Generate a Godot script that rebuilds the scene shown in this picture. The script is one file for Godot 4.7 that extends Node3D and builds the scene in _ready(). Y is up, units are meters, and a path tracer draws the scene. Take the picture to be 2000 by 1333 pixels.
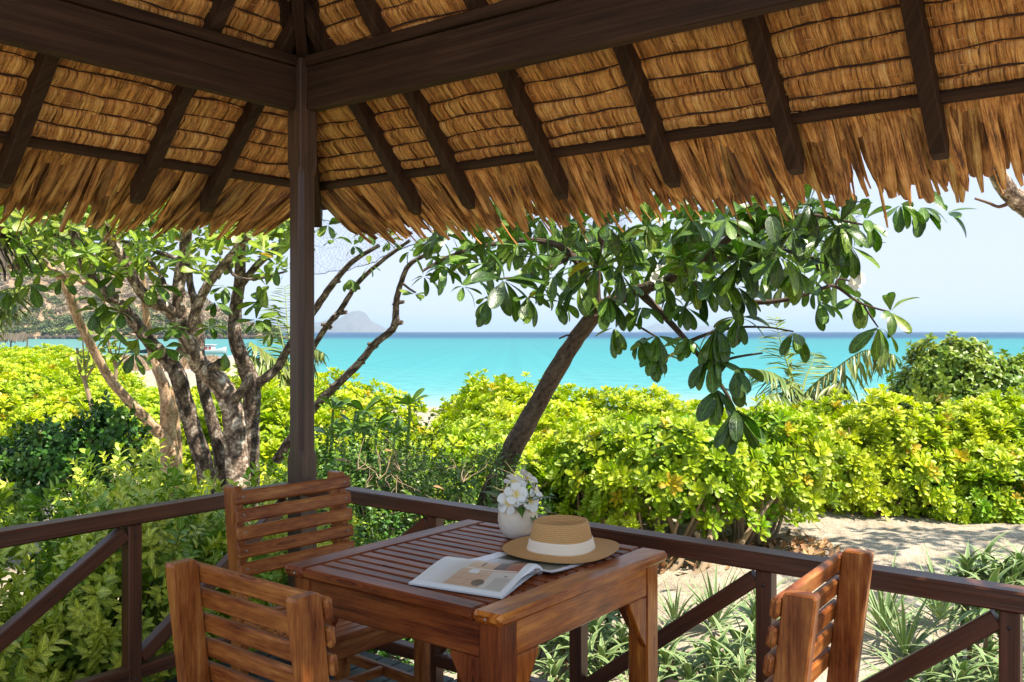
extends Node3D
# A corner of a thatched beach pavilion: table, chairs, hat, vase and magazine, looking over scaevola hedges to a turquoise bay.
# Units are metres; the deck is y = 0. The pavilion's corner post stands at CORNER; AX runs along its sea-side railing, BX along its left railing.

const EYE := 1.41
const FOCAL := 1810.0
const CORNER := Vector3(-0.9408, 0.0, -4.1531)
const TURN := -37.6
const GROUND := -0.4
const SEA := -2.0
var AX := Vector3(0.7923, 0, 0.6101)
var BX := Vector3(-0.6101, 0, 0.7923)
var rng := RandomNumberGenerator.new()
var lumps := FastNoiseLite.new()
var M := {}

func _ready() -> void:
	rng.seed = 20240611
	lumps.seed = 7
	lumps.frequency = 1.0
	lumps.fractal_octaves = 3
	# ---- camera
	var cam := Camera3D.new()
	cam.name = "camera"
	cam.position = Vector3(0, EYE, 0)
	cam.projection = Camera3D.PROJECTION_FRUSTUM
	cam.near = 0.1
	cam.far = 30000.0
	cam.size = 2.0 * 0.1 * 666.5 / FOCAL
	cam.frustum_offset = Vector2(0.0, -0.1 * 18.5 / FOCAL)
	add_child(cam)
	cam.current = true
	# ---- sky
	var env := Environment.new()
	var sky_mat := ProceduralSkyMaterial.new()
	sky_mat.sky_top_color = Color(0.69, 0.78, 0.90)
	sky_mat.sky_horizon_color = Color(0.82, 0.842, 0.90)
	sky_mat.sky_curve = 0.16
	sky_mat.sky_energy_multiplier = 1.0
	sky_mat.ground_bottom_color = Color(0.45, 0.5, 0.5)
	sky_mat.ground_horizon_color = Color(0.80, 0.885, 0.965)
	sky_mat.sun_angle_max = 20.0
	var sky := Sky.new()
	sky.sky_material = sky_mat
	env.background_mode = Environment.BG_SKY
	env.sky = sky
	env.tonemap_mode = Environment.TONE_MAPPER_LINEAR
	env.tonemap_exposure = 2.15
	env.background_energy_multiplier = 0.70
	env.sdfgi_enabled = true
	env.ssao_enabled = true
	env.ssil_enabled = true
	env.fog_enabled = true
	env.fog_density = 0.00015
	env.fog_light_color = Color(0.76, 0.855, 0.95)
	var we := WorldEnvironment.new()
	we.name = "world_environment"
	we.environment = env
	add_child(we)
	# ---- sun
	var sun := DirectionalLight3D.new()
	sun.name = "sun"
	sun.light_energy = 1.5
	sun.light_color = Color(1.0, 0.965, 0.905)
	sun.light_angular_distance = 0.5
	sun.shadow_enabled = true
	add_child(sun)
	sun.look_at_from_position(Vector3.ZERO, -Vector3(0.43, 0.83, 0.25), Vector3.UP)

	make_materials()
	build_terrain()
	build_sea_and_hills()
	build_deck()
	build_pavilion()
	build_railings()
	build_table()
	build_chairs()
	build_table_things()
	build_right_tree()
	build_left_tree()
	build_shrubs()
	build_small_plants()
	build_distance()

# ------------------------------------------------------------------ tools

class MB:
	var v := PackedVector3Array()
	var n := PackedVector3Array()
	var uv := PackedVector2Array()
	var c := PackedColorArray()
	var idx := PackedInt32Array()
	var smooth := false
	var tinted := false

	func vert(p: Vector3, t := Vector2.ZERO, col := Color.WHITE) -> int:
		v.append(p)
		uv.append(t)
		c.append(col)
		return v.size() - 1

	func tri(a: int, b: int, d: int) -> void:
		idx.append(a); idx.append(b); idx.append(d)

	# a triangle turned so that its front looks along out
	func face(a: int, b: int, d: int, out: Vector3) -> void:
		if (v[b] - v[a]).cross(v[d] - v[a]).dot(out) > 0.0:
			tri(a, d, b)
		else:
			tri(a, b, d)

	func normals() -> void:
		n.resize(v.size())
		n.fill(Vector3.ZERO)
		for k in range(0, idx.size(), 3):
			var a := idx[k]; var b := idx[k + 1]; var d := idx[k + 2]
			var f := (v[d] - v[a]).cross(v[b] - v[a])
			n[a] += f; n[b] += f; n[d] += f
		for k in n.size():
			n[k] = n[k].normalized() if n[k].length_squared() > 1e-20 else Vector3.UP

	func commit() -> ArrayMesh:
		var arr := []
		arr.resize(Mesh.ARRAY_MAX)
		if smooth:
			if n.size() != v.size():
				normals()
			arr[Mesh.ARRAY_NORMAL] = n
		arr[Mesh.ARRAY_VERTEX] = v
		arr[Mesh.ARRAY_TEX_UV] = uv
		if tinted:
			arr[Mesh.ARRAY_COLOR] = c
		arr[Mesh.ARRAY_INDEX] = idx
		var m := ArrayMesh.new()
		m.add_surface_from_arrays(Mesh.PRIMITIVE_TRIANGLES, arr)
		return m

	# box from lo to hi
	func box(lo: Vector3, hi: Vector3, xf := Transform3D(), col := Color.WHITE, uvo := Vector2.ZERO) -> void:
		var mid := (lo + hi) * 0.5
		var s := hi - lo
		for ax in 3:
			for sg in [-1.0, 1.0]:
				var o := Vector3.ZERO; o[ax] = sg
				var u := Vector3.ZERO; u[(ax + 1) % 3] = 1.0
				var w := Vector3.ZERO; w[(ax + 2) % 3] = 1.0
				var q := []
				for k in [[-1, -1], [1, -1], [1, 1], [-1, 1]]:
					var p: Vector3 = mid + (o + u * float(k[0]) + w * float(k[1])) * s * 0.5
					q.append(vert(xf * p, uvo + Vector2(p.x + p.y * 0.3, p.z + p.y), col))
				var out := xf.basis * o
				face(q[0], q[1], q[2], out)
				face(q[0], q[2], q[3], out)

	# rings of points joined into a skin; each ring is an Array of Vector3 of the same size
	func skin(rings: Array, closed := true, vscale := 1.0, uscale := 1.0, col := Color.WHITE) -> int:
		var m: int = rings[0].size()
		var base := v.size()
		var cols := m + 1 if closed else m
		var along := 0.0
		for r in rings.size():
			if r > 0:
				along += (rings[r][0] - rings[r - 1][0]).length()
			for k in cols:
				vert(rings[r][k % m], Vector2(float(k) / m * uscale, along * vscale), col)
		for r in rings.size() - 1:
			for k in cols - 1:
				var a := base + r * cols + k
				var b := a + 1
				var d := a + cols
				tri(a, b, d); tri(b, d + 1, d)
		return base

	func tube(pts: Array, radii: Array, sides := 8, col := Color.WHITE, rough := 0.0, tip := true, uscale := 1.0, vscale := 1.0) -> void:
		var rings := []
		var up := Vector3(0.13, 0.37, 0.92).normalized()
		var count := pts.size()
		for k in count:
			var t: Vector3 = (pts[mini(k + 1, count - 1)] - pts[maxi(k - 1, 0)]).normalized()
			var s := up.cross(t)
			if s.length() < 0.05:
				s = Vector3.RIGHT.cross(t)
			s = s.normalized()
			up = t.cross(s).normalized()
			var ring := []
			for j in sides:
				var a := TAU * j / sides
				var rr: float = radii[k]
				if rough > 0.0:
					rr *= 1.0 + rough * (sin(a * 2.0 + k * 0.9) * 0.4 + sin(a * 3.0 - k * 1.7) * 0.35 + sin(k * 2.3 + a) * 0.45)
				ring.append(pts[k] + (s * cos(a) + up * sin(a)) * rr)
			rings.append(ring)
		var base := skin(rings, true, vscale, uscale, col)
		if tip:
			for e in [0, count - 1]:
				var mid := vert(pts[e], Vector2(0.5, 0.5), col)
				var out: Vector3 = (pts[e] - pts[1 if e == 0 else count - 2]).normalized()
				for j in sides:
					var a = base + e * (sides + 1) + j
					face(mid, a, a + 1, out)

	func lathe(profile: Array, seg := 32, xf := Transform3D(), col := Color.WHITE, uscale := 1.0, vscale := 1.0) -> void:
		var rings := []
		for p in profile:
			var ring := []
			for k in seg:
				var a := -TAU * k / seg
				ring.append(xf * Vector3(cos(a) * p.x, p.y, sin(a) * p.x))
			rings.append(ring)
		rings.reverse()
		skin(rings, true, vscale, uscale, col)

	# a blade: length along +Z of xf, upper side +Y; profile gives the half width at each of the rows
	func blade(xf: Transform3D, ln: float, widths: Array, droop := 0.0, fold := 0.15, edge := Color.WHITE, rib := Color.WHITE, wave := 0.0, cup := 0.0) -> void:
		var rows := widths.size()
		var base := v.size()
		for r in rows:
			var t := 1.0 - pow(1.0 - float(r) / (rows - 1), 1.45)
			var w: float = widths[r]
			var y := -droop * ln * t * t + cup * ln * t
			var z := ln * t * (1.0 - 0.25 * droop * t)
			var wob := sin(t * 7.0 + ln * 40.0) * wave * ln
			vert(xf * Vector3(-w, y + fold * w + wob, z), Vector2(0.0, t), edge)
			vert(xf * Vector3(0, y, z), Vector2(0.5, t), rib)
			vert(xf * Vector3(w, y + fold * w - wob, z), Vector2(1.0, t), edge)
		for r in rows - 1:
			for k in 2:
				var a := base + r * 3 + k
				tri(a, a + 3, a + 1)
				tri(a + 1, a + 3, a + 4)

func rf(a: float, b: float) -> float:
	return rng.randf_range(a, b)

# a point seen x, y in the 2000-pixel picture at the given distance ahead of the eye
func at(x: float, y: float, d: float) -> Vector3:
	return Vector3((x - 1000.0) / FOCAL * d, EYE + (648.0 - y) / FOCAL * d, -d)

# a point of the pavilion: a along the sea-side railing, b along the left one
func spot(a: float, b: float, y: float) -> Vector3:
	return CORNER + AX * a + BX * b + Vector3(0, y, 0)

var taken := {}
func numbered(called: String) -> String:
	var k: int = taken.get(called, -1) + 1
	taken[called] = k
	return called if k == 0 else "%s_%03d" % [called, k]

func thing(called: String, label: String, category: String, where := Vector3.ZERO, turn := 0.0, group := "") -> Node3D:
	var o := Node3D.new()
	o.name = numbered(called)
	add_child(o, true)
	o.position = where
	o.rotation_degrees.y = turn
	tag(o, label, category, group)
	return o

func tag(o: Node, label: String, category: String, group := "") -> void:
	o.set_meta("label", label)
	o.set_meta("category", category)
	if group:
		o.set_meta("group", group)

func part(called: String, mesh: Mesh, mat: Material, parent: Node, xf := Transform3D()) -> MeshInstance3D:
	var o := MeshInstance3D.new()
	o.name = called
	if parent != self and parent.has_node(NodePath(called)):
		var k: int = parent.get_meta("_n_" + called, 0) + 1
		parent.set_meta("_n_" + called, k)
		o.name = "%s_%03d" % [called, k]
	elif parent == self:
		o.name = numbered(called)
	o.mesh = mesh
	o.material_override = mat
	o.transform = xf
	parent.add_child(o, true)
	return o

func struct(o: Node, label: String) -> Node:
	o.set_meta("kind", "structure")
	o.set_meta("label", label)
	return o

func scatter(called: String, mesh: Mesh, mat: Material, parent: Node, where: Array, tints: Array) -> MultiMeshInstance3D:
	var mm := MultiMesh.new()
	mm.transform_format = MultiMesh.TRANSFORM_3D
	mm.use_colors = true
	mm.mesh = mesh
	mm.instance_count = where.size()
	for k in where.size():
		mm.set_instance_transform(k, where[k])
		mm.set_instance_color(k, tints[k])
	var o := MultiMeshInstance3D.new()
	o.name = numbered(called) if parent == self else called
	o.multimesh = mm
	o.material_override = mat
	o.set_meta("kind", "stuff")
	parent.add_child(o, true)
	return o

# a plank with bevelled long edges, its length along X
func plank_mesh(ln: float, h: float, w: float, bev := 0.004) -> ArrayMesh:
	var mb := MB.new()
	var hy := h * 0.5
	var hz := w * 0.5
	bev = minf(bev, minf(hy, hz) * 0.6)
	var ring := [Vector2(hy, -hz + bev), Vector2(hy, hz - bev), Vector2(hy - bev, hz), Vector2(-hy + bev, hz), Vector2(-hy, hz - bev), Vector2(-hy, -hz + bev), Vector2(-hy + bev, -hz), Vector2(hy - bev, -hz)]
	var ou := rf(0, 10)
	var ov := rf(0, 10)
	var xs := [-ln * 0.5, -ln * 0.5 + bev * 0.8, ln * 0.5 - bev * 0.8, ln * 0.5]
	var per := 0.0
	for k in 8:
		var p: Vector2 = ring[k]
		var q: Vector2 = ring[(k + 1) % 8]
		var out := Vector3(0, p.x + q.x, p.y + q.y)
		var step := p.distance_to(q)
		for s in 3:
			var e0 := 0.8 if s == 0 else 1.0
			var e1 := 0.8 if s == 2 else 1.0
			var in0: Vector2 = p - p.sign() * bev * (1.0 if e0 < 1 else 0.0)
			var in1: Vector2 = q - q.sign() * bev * (1.0 if e0 < 1 else 0.0)
			var jn0: Vector2 = p - p.sign() * bev * (1.0 if e1 < 1 else 0.0)
			var jn1: Vector2 = q - q.sign() * bev * (1.0 if e1 < 1 else 0.0)
			var a := mb.vert(Vector3(xs[s], in0.x, in0.y), Vector2(ou + xs[s], ov + per))
			var b := mb.vert(Vector3(xs[s], in1.x, in1.y), Vector2(ou + xs[s], ov + per + step))
			var c := mb.vert(Vector3(xs[s + 1], jn1.x, jn1.y), Vector2(ou + xs[s + 1], ov + per + step))
			var d := mb.vert(Vector3(xs[s + 1], jn0.x, jn0.y), Vector2(ou + xs[s + 1], ov + per))
			mb.face(a, b, c, out)
			mb.face(a, c, d, out)
		per += step
	for sg in [-1.0, 1.0]:
		var x: float = sg * ln * 0.5
		var q := []
		for k in 8:
			var p: Vector2 = ring[k] - ring[k].sign() * bev
			q.append(mb.vert(Vector3(x, p.x, p.y), Vector2(ou + p.x * 0.2, ov + p.y)))
		for k in range(1, 7):
			mb.face(q[0], q[k], q[k + 1], Vector3(sg, 0, 0))
	return mb.commit()

# a plank from p0 to p1, h high (towards up) and w wide
func board(called: String, p0: Vector3, p1: Vector3, h: float, w: float, mat: Material, parent: Node, up := Vector3.UP, bev := 0.004) -> MeshInstance3D:
	var x := (p1 - p0).normalized()
	var z := x.cross(up).normalized()
	var y := z.cross(x)
	return part(called, plank_mesh((p1 - p0).length(), h, w, bev), mat, parent, Transform3D(Basis(x, y, z), (p0 + p1) * 0.5))

# a flat outline (in x, y) given thickness along z, with bevelled rims
func slab_mesh(outline: Array, thick: float, bev := 0.003) -> ArrayMesh:
	var mb := MB.new()
	var poly := PackedVector2Array(outline)
	if Geometry2D.is_polygon_clockwise(poly):
		poly.reverse()
	var m := poly.size()
	var inner := []
	for k in m:
		var a := (poly[k] - poly[(k + m - 1) % m]).normalized()
		var b := (poly[(k + 1) % m] - poly[k]).normalized()
		var na := Vector2(-a.y, a.x)
		var nb := Vector2(-b.y, b.x)
		inner.append(poly[k] + (na + nb) / maxf(0.4, 1.0 + na.dot(nb)) * bev)
	var ou := rf(0, 10)
	var ov := rf(0, 10)
	var h := thick * 0.5
	var zs := [-h, -h + bev, h - bev, h]
	for k in m:
		var k2 := (k + 1) % m
		var dir := poly[k2] - poly[k]
		var out := Vector3(dir.y, -dir.x, 0)
		for s in 3:
			var p: Array = [inner[k] if s == 0 else poly[k], inner[k2] if s == 0 else poly[k2], inner[k2] if s == 2 else poly[k2], inner[k] if s == 2 else poly[k]]
			var q := []
			for j in 4:
				var z: float = zs[s] if j < 2 else zs[s + 1]
				var w: Vector2 = p[j]
				q.append(mb.vert(Vector3(w.x, w.y, z), Vector2(ou + w.y, ov + w.x + z)))
			mb.face(q[0], q[1], q[2], out)
			mb.face(q[0], q[2], q[3], out)
	var tris := Geometry2D.triangulate_polygon(PackedVector2Array(inner))
	for sg in [-1.0, 1.0]:
		var q := []
		for p in inner:
			q.append(mb.vert(Vector3(p.x, p.y, sg * h), Vector2(ou + p.y, ov + p.x + sg * h)))
		for k in range(0, tris.size(), 3):
			mb.face(q[tris[k]], q[tris[k + 1]], q[tris[k + 2]], Vector3(0, 0, sg))
	return mb.commit()

# a smooth line through points (Vector4: x, y, z, radius)
func spline(pts: Array, per := 5) -> Array:
	var p := []
	var r := []
	var m := pts.size()
	for k in m - 1:
		var a: Vector4 = pts[maxi(k - 1, 0)]
		var b: Vector4 = pts[k]
		var c: Vector4 = pts[k + 1]
		var d: Vector4 = pts[mini(k + 2, m - 1)]
		for j in per:
			var t := float(j) / per
			var q := 0.5 * (2.0 * b + (c - a) * t + (2.0 * a - 5.0 * b + 4.0 * c - d) * t * t + (3.0 * b - a - 3.0 * c + d) * t * t * t)
			p.append(Vector3(q.x, q.y, q.z))
			r.append(q.w)
	var e: Vector4 = pts[m - 1]
	p.append(Vector3(e.x, e.y, e.z))
	r.append(e.w)
	return [p, r]

# a limb through places seen in the picture: [x, y, distance, width in picture pixels]
func limb(list: Array, sides := 9, rough := 0.06, slim := 1.0) -> ArrayMesh:
	var pts := []
	for q in list:
		var p := at(q[0], q[1], q[2])
		pts.append(Vector4(p.x, p.y, p.z, q[3] * 0.5 * slim * q[2] / FOCAL))
	var s := spline(pts, 6)
	var mb := MB.new()
	mb.smooth = true
	mb.tube(s[0], s[1], sides, Color.WHITE, rough, true, 1.0, 2.2)
	return mb.commit()

func aim(dir: Vector3, roll := 0.0) -> Basis:
	# a basis whose Z looks along dir and whose Y stays as upright as it can
	var z := dir.normalized()
	var x := Vector3.UP.cross(z)
	if x.length() < 0.02:
		x = Vector3.RIGHT
	x = x.normalized()
	var y := z.cross(x)
	return Basis(x, y, z) * Basis(Vector3(0, 0, 1), roll)

func upright(dir: Vector3, spin: float, s: float) -> Basis:
	# a basis whose Y looks along dir, turned by spin about it and scaled by s
	var y := dir.normalized()
	var x := y.cross(Vector3(0.31, 0.2, 0.93))
	x = x.normalized()
	var z := x.cross(y)
	return (Basis(x, y, z) * Basis(Vector3.UP, spin)).scaled_local(Vector3(s, s, s))

func widths(kind: String, half: float, rows: int) -> Array:
	var out := []
	for r in rows:
		var t := 1.0 - pow(1.0 - float(r) / (rows - 1), 1.45)
		var w := 0.0
		match kind:
			"spoon": w = (0.12 + 0.88 * pow(sin(PI * 0.5 * t / 0.68), 1.35)) if t < 0.68 else sqrt(maxf(0.0, 1.0 - pow((t - 0.68) / 0.325, 2.0)))
			"oval": w = pow(sin(PI * pow(t, 0.95)), 0.85)
			"lance": w = sin(PI * pow(t, 0.75)) * (1.0 - 0.15 * t)
			"strap": w = minf(1.0, 0.55 + t * 1.6) * pow(1.0 - pow(t, 2.2), 0.8)
		if r == 0:
			w = maxf(w, 0.09)
		if r == rows - 1:
			w = 0.05
		out.append(w * half)
	return out

# ------------------------------------------------------------------ materials

func noise_bytes(sd: int, freq: float, sw: int, sh: int, w: int, h: int, oct := 4) -> PackedByteArray:
	var n := FastNoiseLite.new()
	n.seed = sd
	n.noise_type = FastNoiseLite.TYPE_SIMPLEX_SMOOTH
	n.frequency = freq
	n.fractal_octaves = oct
	var im := n.get_seamless_image(sw, sh)
	im.convert(Image.FORMAT_L8)
	im.resize(w, h, Image.INTERPOLATE_CUBIC)
	return im.get_data()

# layers: [seed, frequency, source width, source height, weight, octaves]; a small source stretched over the picture gives a grain. Returns [colour texture, height texture]
func grained(w: int, h: int, layers: Array, stops: Array, shades: Array, contrast := 1.0, knots := 0) -> Array:
	var g := Gradient.new()
	g.offsets = PackedFloat32Array(stops)
	g.colors = PackedColorArray(shades)
	var lut := []
	for k in 256:
		lut.append(g.sample(k / 255.0))
	var sum := PackedFloat32Array()
	sum.resize(w * h)
	var total := 0.0
	for l in layers:
		var b := noise_bytes(l[0], l[1], l[2], l[3], w, h, l[5] if l.size() > 5 else 4)
		var k: float = l[4]
		total += k
		for i in w * h:
			sum[i] += b[i] * k
	# knots: dark eyes with the grain running round them
	for k in knots:
		var kx := rng.randi() % w
		var ky := rng.randi() % h
		var kr := rf(5.0, 11.0)
		for dy in range(-40, 41):
			for dx in range(-90, 91):
				var r := sqrt(dx * dx * 0.16 + dy * dy) / kr
				if r < 3.6:
					var at_i := posmod(ky + dy, h) * w + posmod(kx + dx, w)
					var ring := (0.5 + 0.5 * sin(r * 7.0)) * 70.0 - 40.0 * exp(-r * r * 1.4) - 25.0
					sum[at_i] = lerpf(sum[at_i], (95.0 + ring) * total, exp(-r * r * 0.35) * 0.85)
	var rgb := PackedByteArray()
	rgb.resize(w * h * 3)
	var grey := PackedByteArray()
	grey.resize(w * h)
	for i in w * h:
		var t := clampi(int((sum[i] / total - 127.5) * contrast + 127.5), 0, 255)
		var c: Color = lut[t]
		grey[i] = t
		rgb[i * 3] = c.r8
		rgb[i * 3 + 1] = c.g8
		rgb[i * 3 + 2] = c.b8
	return [ImageTexture.create_from_image(Image.create_from_data(w, h, false, Image.FORMAT_RGB8, rgb)), ImageTexture.create_from_image(Image.create_from_data(w, h, false, Image.FORMAT_L8, grey))]

func mat(called: String, col: Color, rough := 0.8) -> StandardMaterial3D:
	var m := StandardMaterial3D.new()
	m.resource_name = called
	m.albedo_color = col
	m.roughness = rough
	M[called] = m
	return m

func textured(called: String, pair: Array, scale: Vector3, rough: float, bump: float, tint := Color.WHITE) -> StandardMaterial3D:
	var m := mat(called, tint, rough)
	m.albedo_texture = pair[0]
	m.uv1_scale = scale
	if bump > 0.0:
		m.heightmap_enabled = true
		m.heightmap_texture = pair[1]
		m.heightmap_scale = bump
	return m

func leafy(called: String, col: Color, rough: float, back: Color) -> StandardMaterial3D:
	var m := mat(called, col, rough)
	m.vertex_color_use_as_albedo = true
	m.cull_mode = BaseMaterial3D.CULL_DISABLED
	m.backlight_enabled = true
	m.backlight = back
	return m

func lin(r: float, g: float, b: float) -> Color:
	return Color(r, g, b).linear_to_srgb()

func make_materials() -> void:
	# timber: u runs along the grain
	var dark := grained(512, 512, [[11, 0.02, 32, 512, 1.0], [12, 0.09, 24, 512, 0.9], [13, 0.02, 128, 256, 0.6]], [0.0, 0.45, 1.0], [Color(0.145, 0.095, 0.06), Color(0.225, 0.15, 0.10), Color(0.31, 0.215, 0.15)], 1.5)
	textured("dark_timber", dark, Vector3(0.7, 2.2, 1), 0.62, 0.12).metallic_specular = 0.3
	textured("rail_timber", dark, Vector3(0.8, 2.4, 1), 0.42, 0.10, Color(1.42, 1.2, 1.08))
	textured("post_timber", dark, Vector3(0.7, 2.2, 1), 0.5, 0.12, Color(1.2, 1.22, 1.25))
	var warm := grained(512, 512, [[21, 0.02, 72, 512, 1.0], [22, 0.09, 60, 512, 0.9], [23, 0.012, 256, 256, 1.2], [27, 0.06, 256, 400, 0.8], [28, 0.3, 128, 512, 0.5]], [0.0, 0.25, 0.55, 0.8, 1.0], [Color(0.16, 0.065, 0.03), Color(0.44, 0.215, 0.085), Color(0.62, 0.365, 0.17), Color(0.74, 0.50, 0.26), Color(0.85, 0.65, 0.41)], 1.35, 6)
	var w := textured("chair_timber", warm, Vector3(0.9, 2.6, 1), 0.40, 0.10)
	w.clearcoat_enabled = true
	w.metallic_specular = 0.35
	w.clearcoat = 0.12
	w.clearcoat_roughness = 0.3
	var red := grained(512, 512, [[31, 0.02, 72, 512, 1.0], [32, 0.09, 60, 512, 0.9], [33, 0.012, 256, 256, 1.0], [34, 0.3, 128, 512, 0.5]], [0.0, 0.3, 0.6, 1.0], [Color(0.17, 0.055, 0.025), Color(0.38, 0.165, 0.075), Color(0.54, 0.275, 0.125), Color(0.67, 0.40, 0.20)], 1.3, 4)
	var t := textured("table_timber", red, Vector3(0.9, 2.4, 1), 0.40, 0.08)
	t.clearcoat_enabled = true
	t.metallic_specular = 0.3
	t.clearcoat = 0.16
	t.clearcoat_roughness = 0.22
	var tl := textured("table_timber_lit", warm, Vector3(0.8, 2.2, 1), 0.28, 0.08, Color(1.12, 1.05, 0.80))  # the table's lit right side: sunlight put into a paler, golden tone
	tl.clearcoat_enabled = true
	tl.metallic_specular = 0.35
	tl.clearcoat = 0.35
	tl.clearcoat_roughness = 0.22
	var grey := grained(512, 256, [[41, 0.02, 40, 256, 1.0], [42, 0.1, 20, 256, 0.8]], [0.0, 0.5, 1.0], [Color(0.05, 0.065, 0.085), Color(0.09, 0.115, 0.145), Color(0.17, 0.2, 0.235)], 1.5)
	textured("deck_timber", grey, Vector3(0.8, 3, 1), 0.45, 0.12)
	# thatch: v runs along the leaf
	var straw := grained(256, 512, [[51, 0.06, 256, 16, 1.0], [52, 0.2, 256, 24, 1.0], [53, 0.03, 128, 128, 1.0], [54, 0.3, 256, 90, 0.6]], [0.0, 0.3, 0.6, 1.0], [Color(0.30, 0.18, 0.085), Color(0.68, 0.465, 0.25), Color(0.90, 0.67, 0.39), Color(0.98, 0.84, 0.60)], 2.1)
	var th := textured("thatch", straw, Vector3(1, 1, 1), 0.62, 0.18)
	th.vertex_color_use_as_albedo = true
	th.cull_mode = BaseMaterial3D.CULL_DISABLED
	th.backlight_enabled = true
	th.backlight = Color(0.22, 0.17, 0.09)
	mat("thatch_backing", Color(0.30, 0.19, 0.09), 0.95)
	var gth := mat("grey_thatch", Color(0.42, 0.38, 0.33), 0.9)
	gth.cull_mode = BaseMaterial3D.CULL_DISABLED
	gth.vertex_color_use_as_albedo = true
	mat("stitch", Color(0.80, 0.62, 0.38), 0.7)
	mat("lath", Color(0.22, 0.13, 0.08), 0.8)  # real lath, coloured dark so it paints the shadow behind each fold
	# bark: u round, v along
	var bark := grained(512, 512, [[61, 0.012, 256, 256, 1.2], [62, 0.05, 256, 256, 0.9], [63, 0.05, 300, 60, 0.5], [64, 0.11, 400, 400, 0.5]], [0.0, 0.34, 0.5, 0.62, 0.72, 1.0], [Color(0.11, 0.09, 0.075), Color(0.21, 0.17, 0.14), Color(0.36, 0.30, 0.25), Color(0.46, 0.40, 0.345), Color(0.58, 0.55, 0.50), Color(0.66, 0.64, 0.60)], 1.45)
	textured("lichen_bark", bark, Vector3(1.0, 1.0, 1), 0.9, 0.9, Color(1.5, 1.5, 1.5))
	textured("dark_bark", bark, Vector3(1.0, 1.0, 1), 0.9, 0.9, Color(1.12, 1.12, 1.12))
	var pale := grained(512, 512, [[71, 0.02, 200, 60, 1.0], [72, 0.03, 300, 300, 0.8], [73, 0.1, 300, 80, 0.5]], [0.0, 0.4, 0.7, 1.0], [Color(0.36, 0.27, 0.2), Color(0.55, 0.44, 0.34), Color(0.68, 0.58, 0.47), Color(0.78, 0.7, 0.6)], 1.6)
	textured("pale_bark", pale, Vector3(1.0, 1.6, 1), 0.85, 0.35, Color(1.25, 1.25, 1.25))
	textured("trunk_bark", pale, Vector3(1.0, 1.2, 1), 0.85, 0.8, Color(0.62, 0.62, 0.63))
	mat("twig", Color(0.47, 0.37, 0.28), 0.85)
	mat("pale_stem", Color(0.62, 0.53, 0.42), 0.85)
	mat("dark_twig", Color(0.24, 0.19, 0.15), 0.85)
	# leaves
	leafy("hedge_leaf", lin(0.60, 0.63, 0.035), 0.42, Color(0.72, 0.80, 0.12))
	leafy("sea_leaf", lin(0.10, 0.20, 0.035), 0.30, Color(0.42, 0.62, 0.08))
	leafy("tree_leaf", lin(0.11, 0.20, 0.03), 0.32, Color(0.42, 0.60, 0.07))
	leafy("left_leaf", lin(0.24, 0.34, 0.04), 0.34, Color(0.55, 0.70, 0.10))
	leafy("ixora_leaf", lin(0.62, 0.70, 0.10), 0.40, Color(0.35, 0.48, 0.10))
	leafy("fine_leaf", lin(0.14, 0.24, 0.035), 0.40, Color(0.30, 0.45, 0.08))
	leafy("palm_leaf", lin(0.20, 0.25, 0.06), 0.40, Color(0.40, 0.46, 0.10))
	leafy("striped_leaf", lin(0.68, 0.70, 0.62), 0.6, Color(0.30, 0.38, 0.14))
	leafy("dry_leaf", lin(0.36, 0.21, 0.09), 0.8, Color(0.2, 0.14, 0.07))
	leafy("petal", lin(0.84, 0.82, 0.74), 0.5, Color(0.35, 0.34, 0.28))
	leafy("sea_shrub", lin(0.27, 0.33, 0.03), 0.40, Color(0.50, 0.62, 0.08))
	mat("palm_stem", Color(0.36, 0.28, 0.18), 0.9)
	leafy("wood_far", Color.WHITE, 0.85, Color(0.2, 0.22, 0.08))
	# veins for the larger leaves: a pale midrib and fainter side ribs
	var vw := 128
	var vh := 256
	var vrgb := PackedByteArray()
	vrgb.resize(vw * vh * 3)
	var vg := PackedByteArray()
	vg.resize(vw * vh)
	var blot := noise_bytes(111, 0.03, 128, 256, vw, vh)
	for y in vh:
		for x in vw:
			var u := absf(x / 127.0 - 0.5) * 2.0
			var v := y / 255.0
			var rib := smoothstep(0.075, 0.02, u)
			var side := pow(absf(cos(PI * (v * 11.0 - u * 2.2))), 14.0) * smoothstep(1.0, 0.3, u) * 0.5
			var k := 0.62 + 0.22 * (blot[y * vw + x] / 255.0 - 0.5) * 2.0
			k = lerpf(k, 1.0, side * 0.55)
			var c := Color(k * 0.98, k, k * 0.95).lerp(Color(1.0, 1.0, 0.80), rib)
			vrgb[(y * vw + x) * 3] = c.r8
			vrgb[(y * vw + x) * 3 + 1] = c.g8
			vrgb[(y * vw + x) * 3 + 2] = c.b8
			vg[y * vw + x] = int(clampf(0.55 - rib * 0.3 - side * 0.35 + (blot[y * vw + x] / 255.0 - 0.5) * 0.3, 0, 1) * 255)
	var vt := ImageTexture.create_from_image(Image.create_from_data(vw, vh, false, Image.FORMAT_RGB8, vrgb))
	var vb := ImageTexture.create_from_image(Image.create_from_data(vw, vh, false, Image.FORMAT_L8, vg))
	for called in ["tree_leaf", "left_leaf", "hedge_leaf", "ixora_leaf", "sea_leaf"]:
		M[called].albedo_texture = vt
		M[called].albedo_color = (M[called].albedo_color.srgb_to_linear() * 2.3).linear_to_srgb()
		M[called].heightmap_enabled = true
		M[called].heightmap_texture = vb
		M[called].heightmap_scale = 0.15
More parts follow.
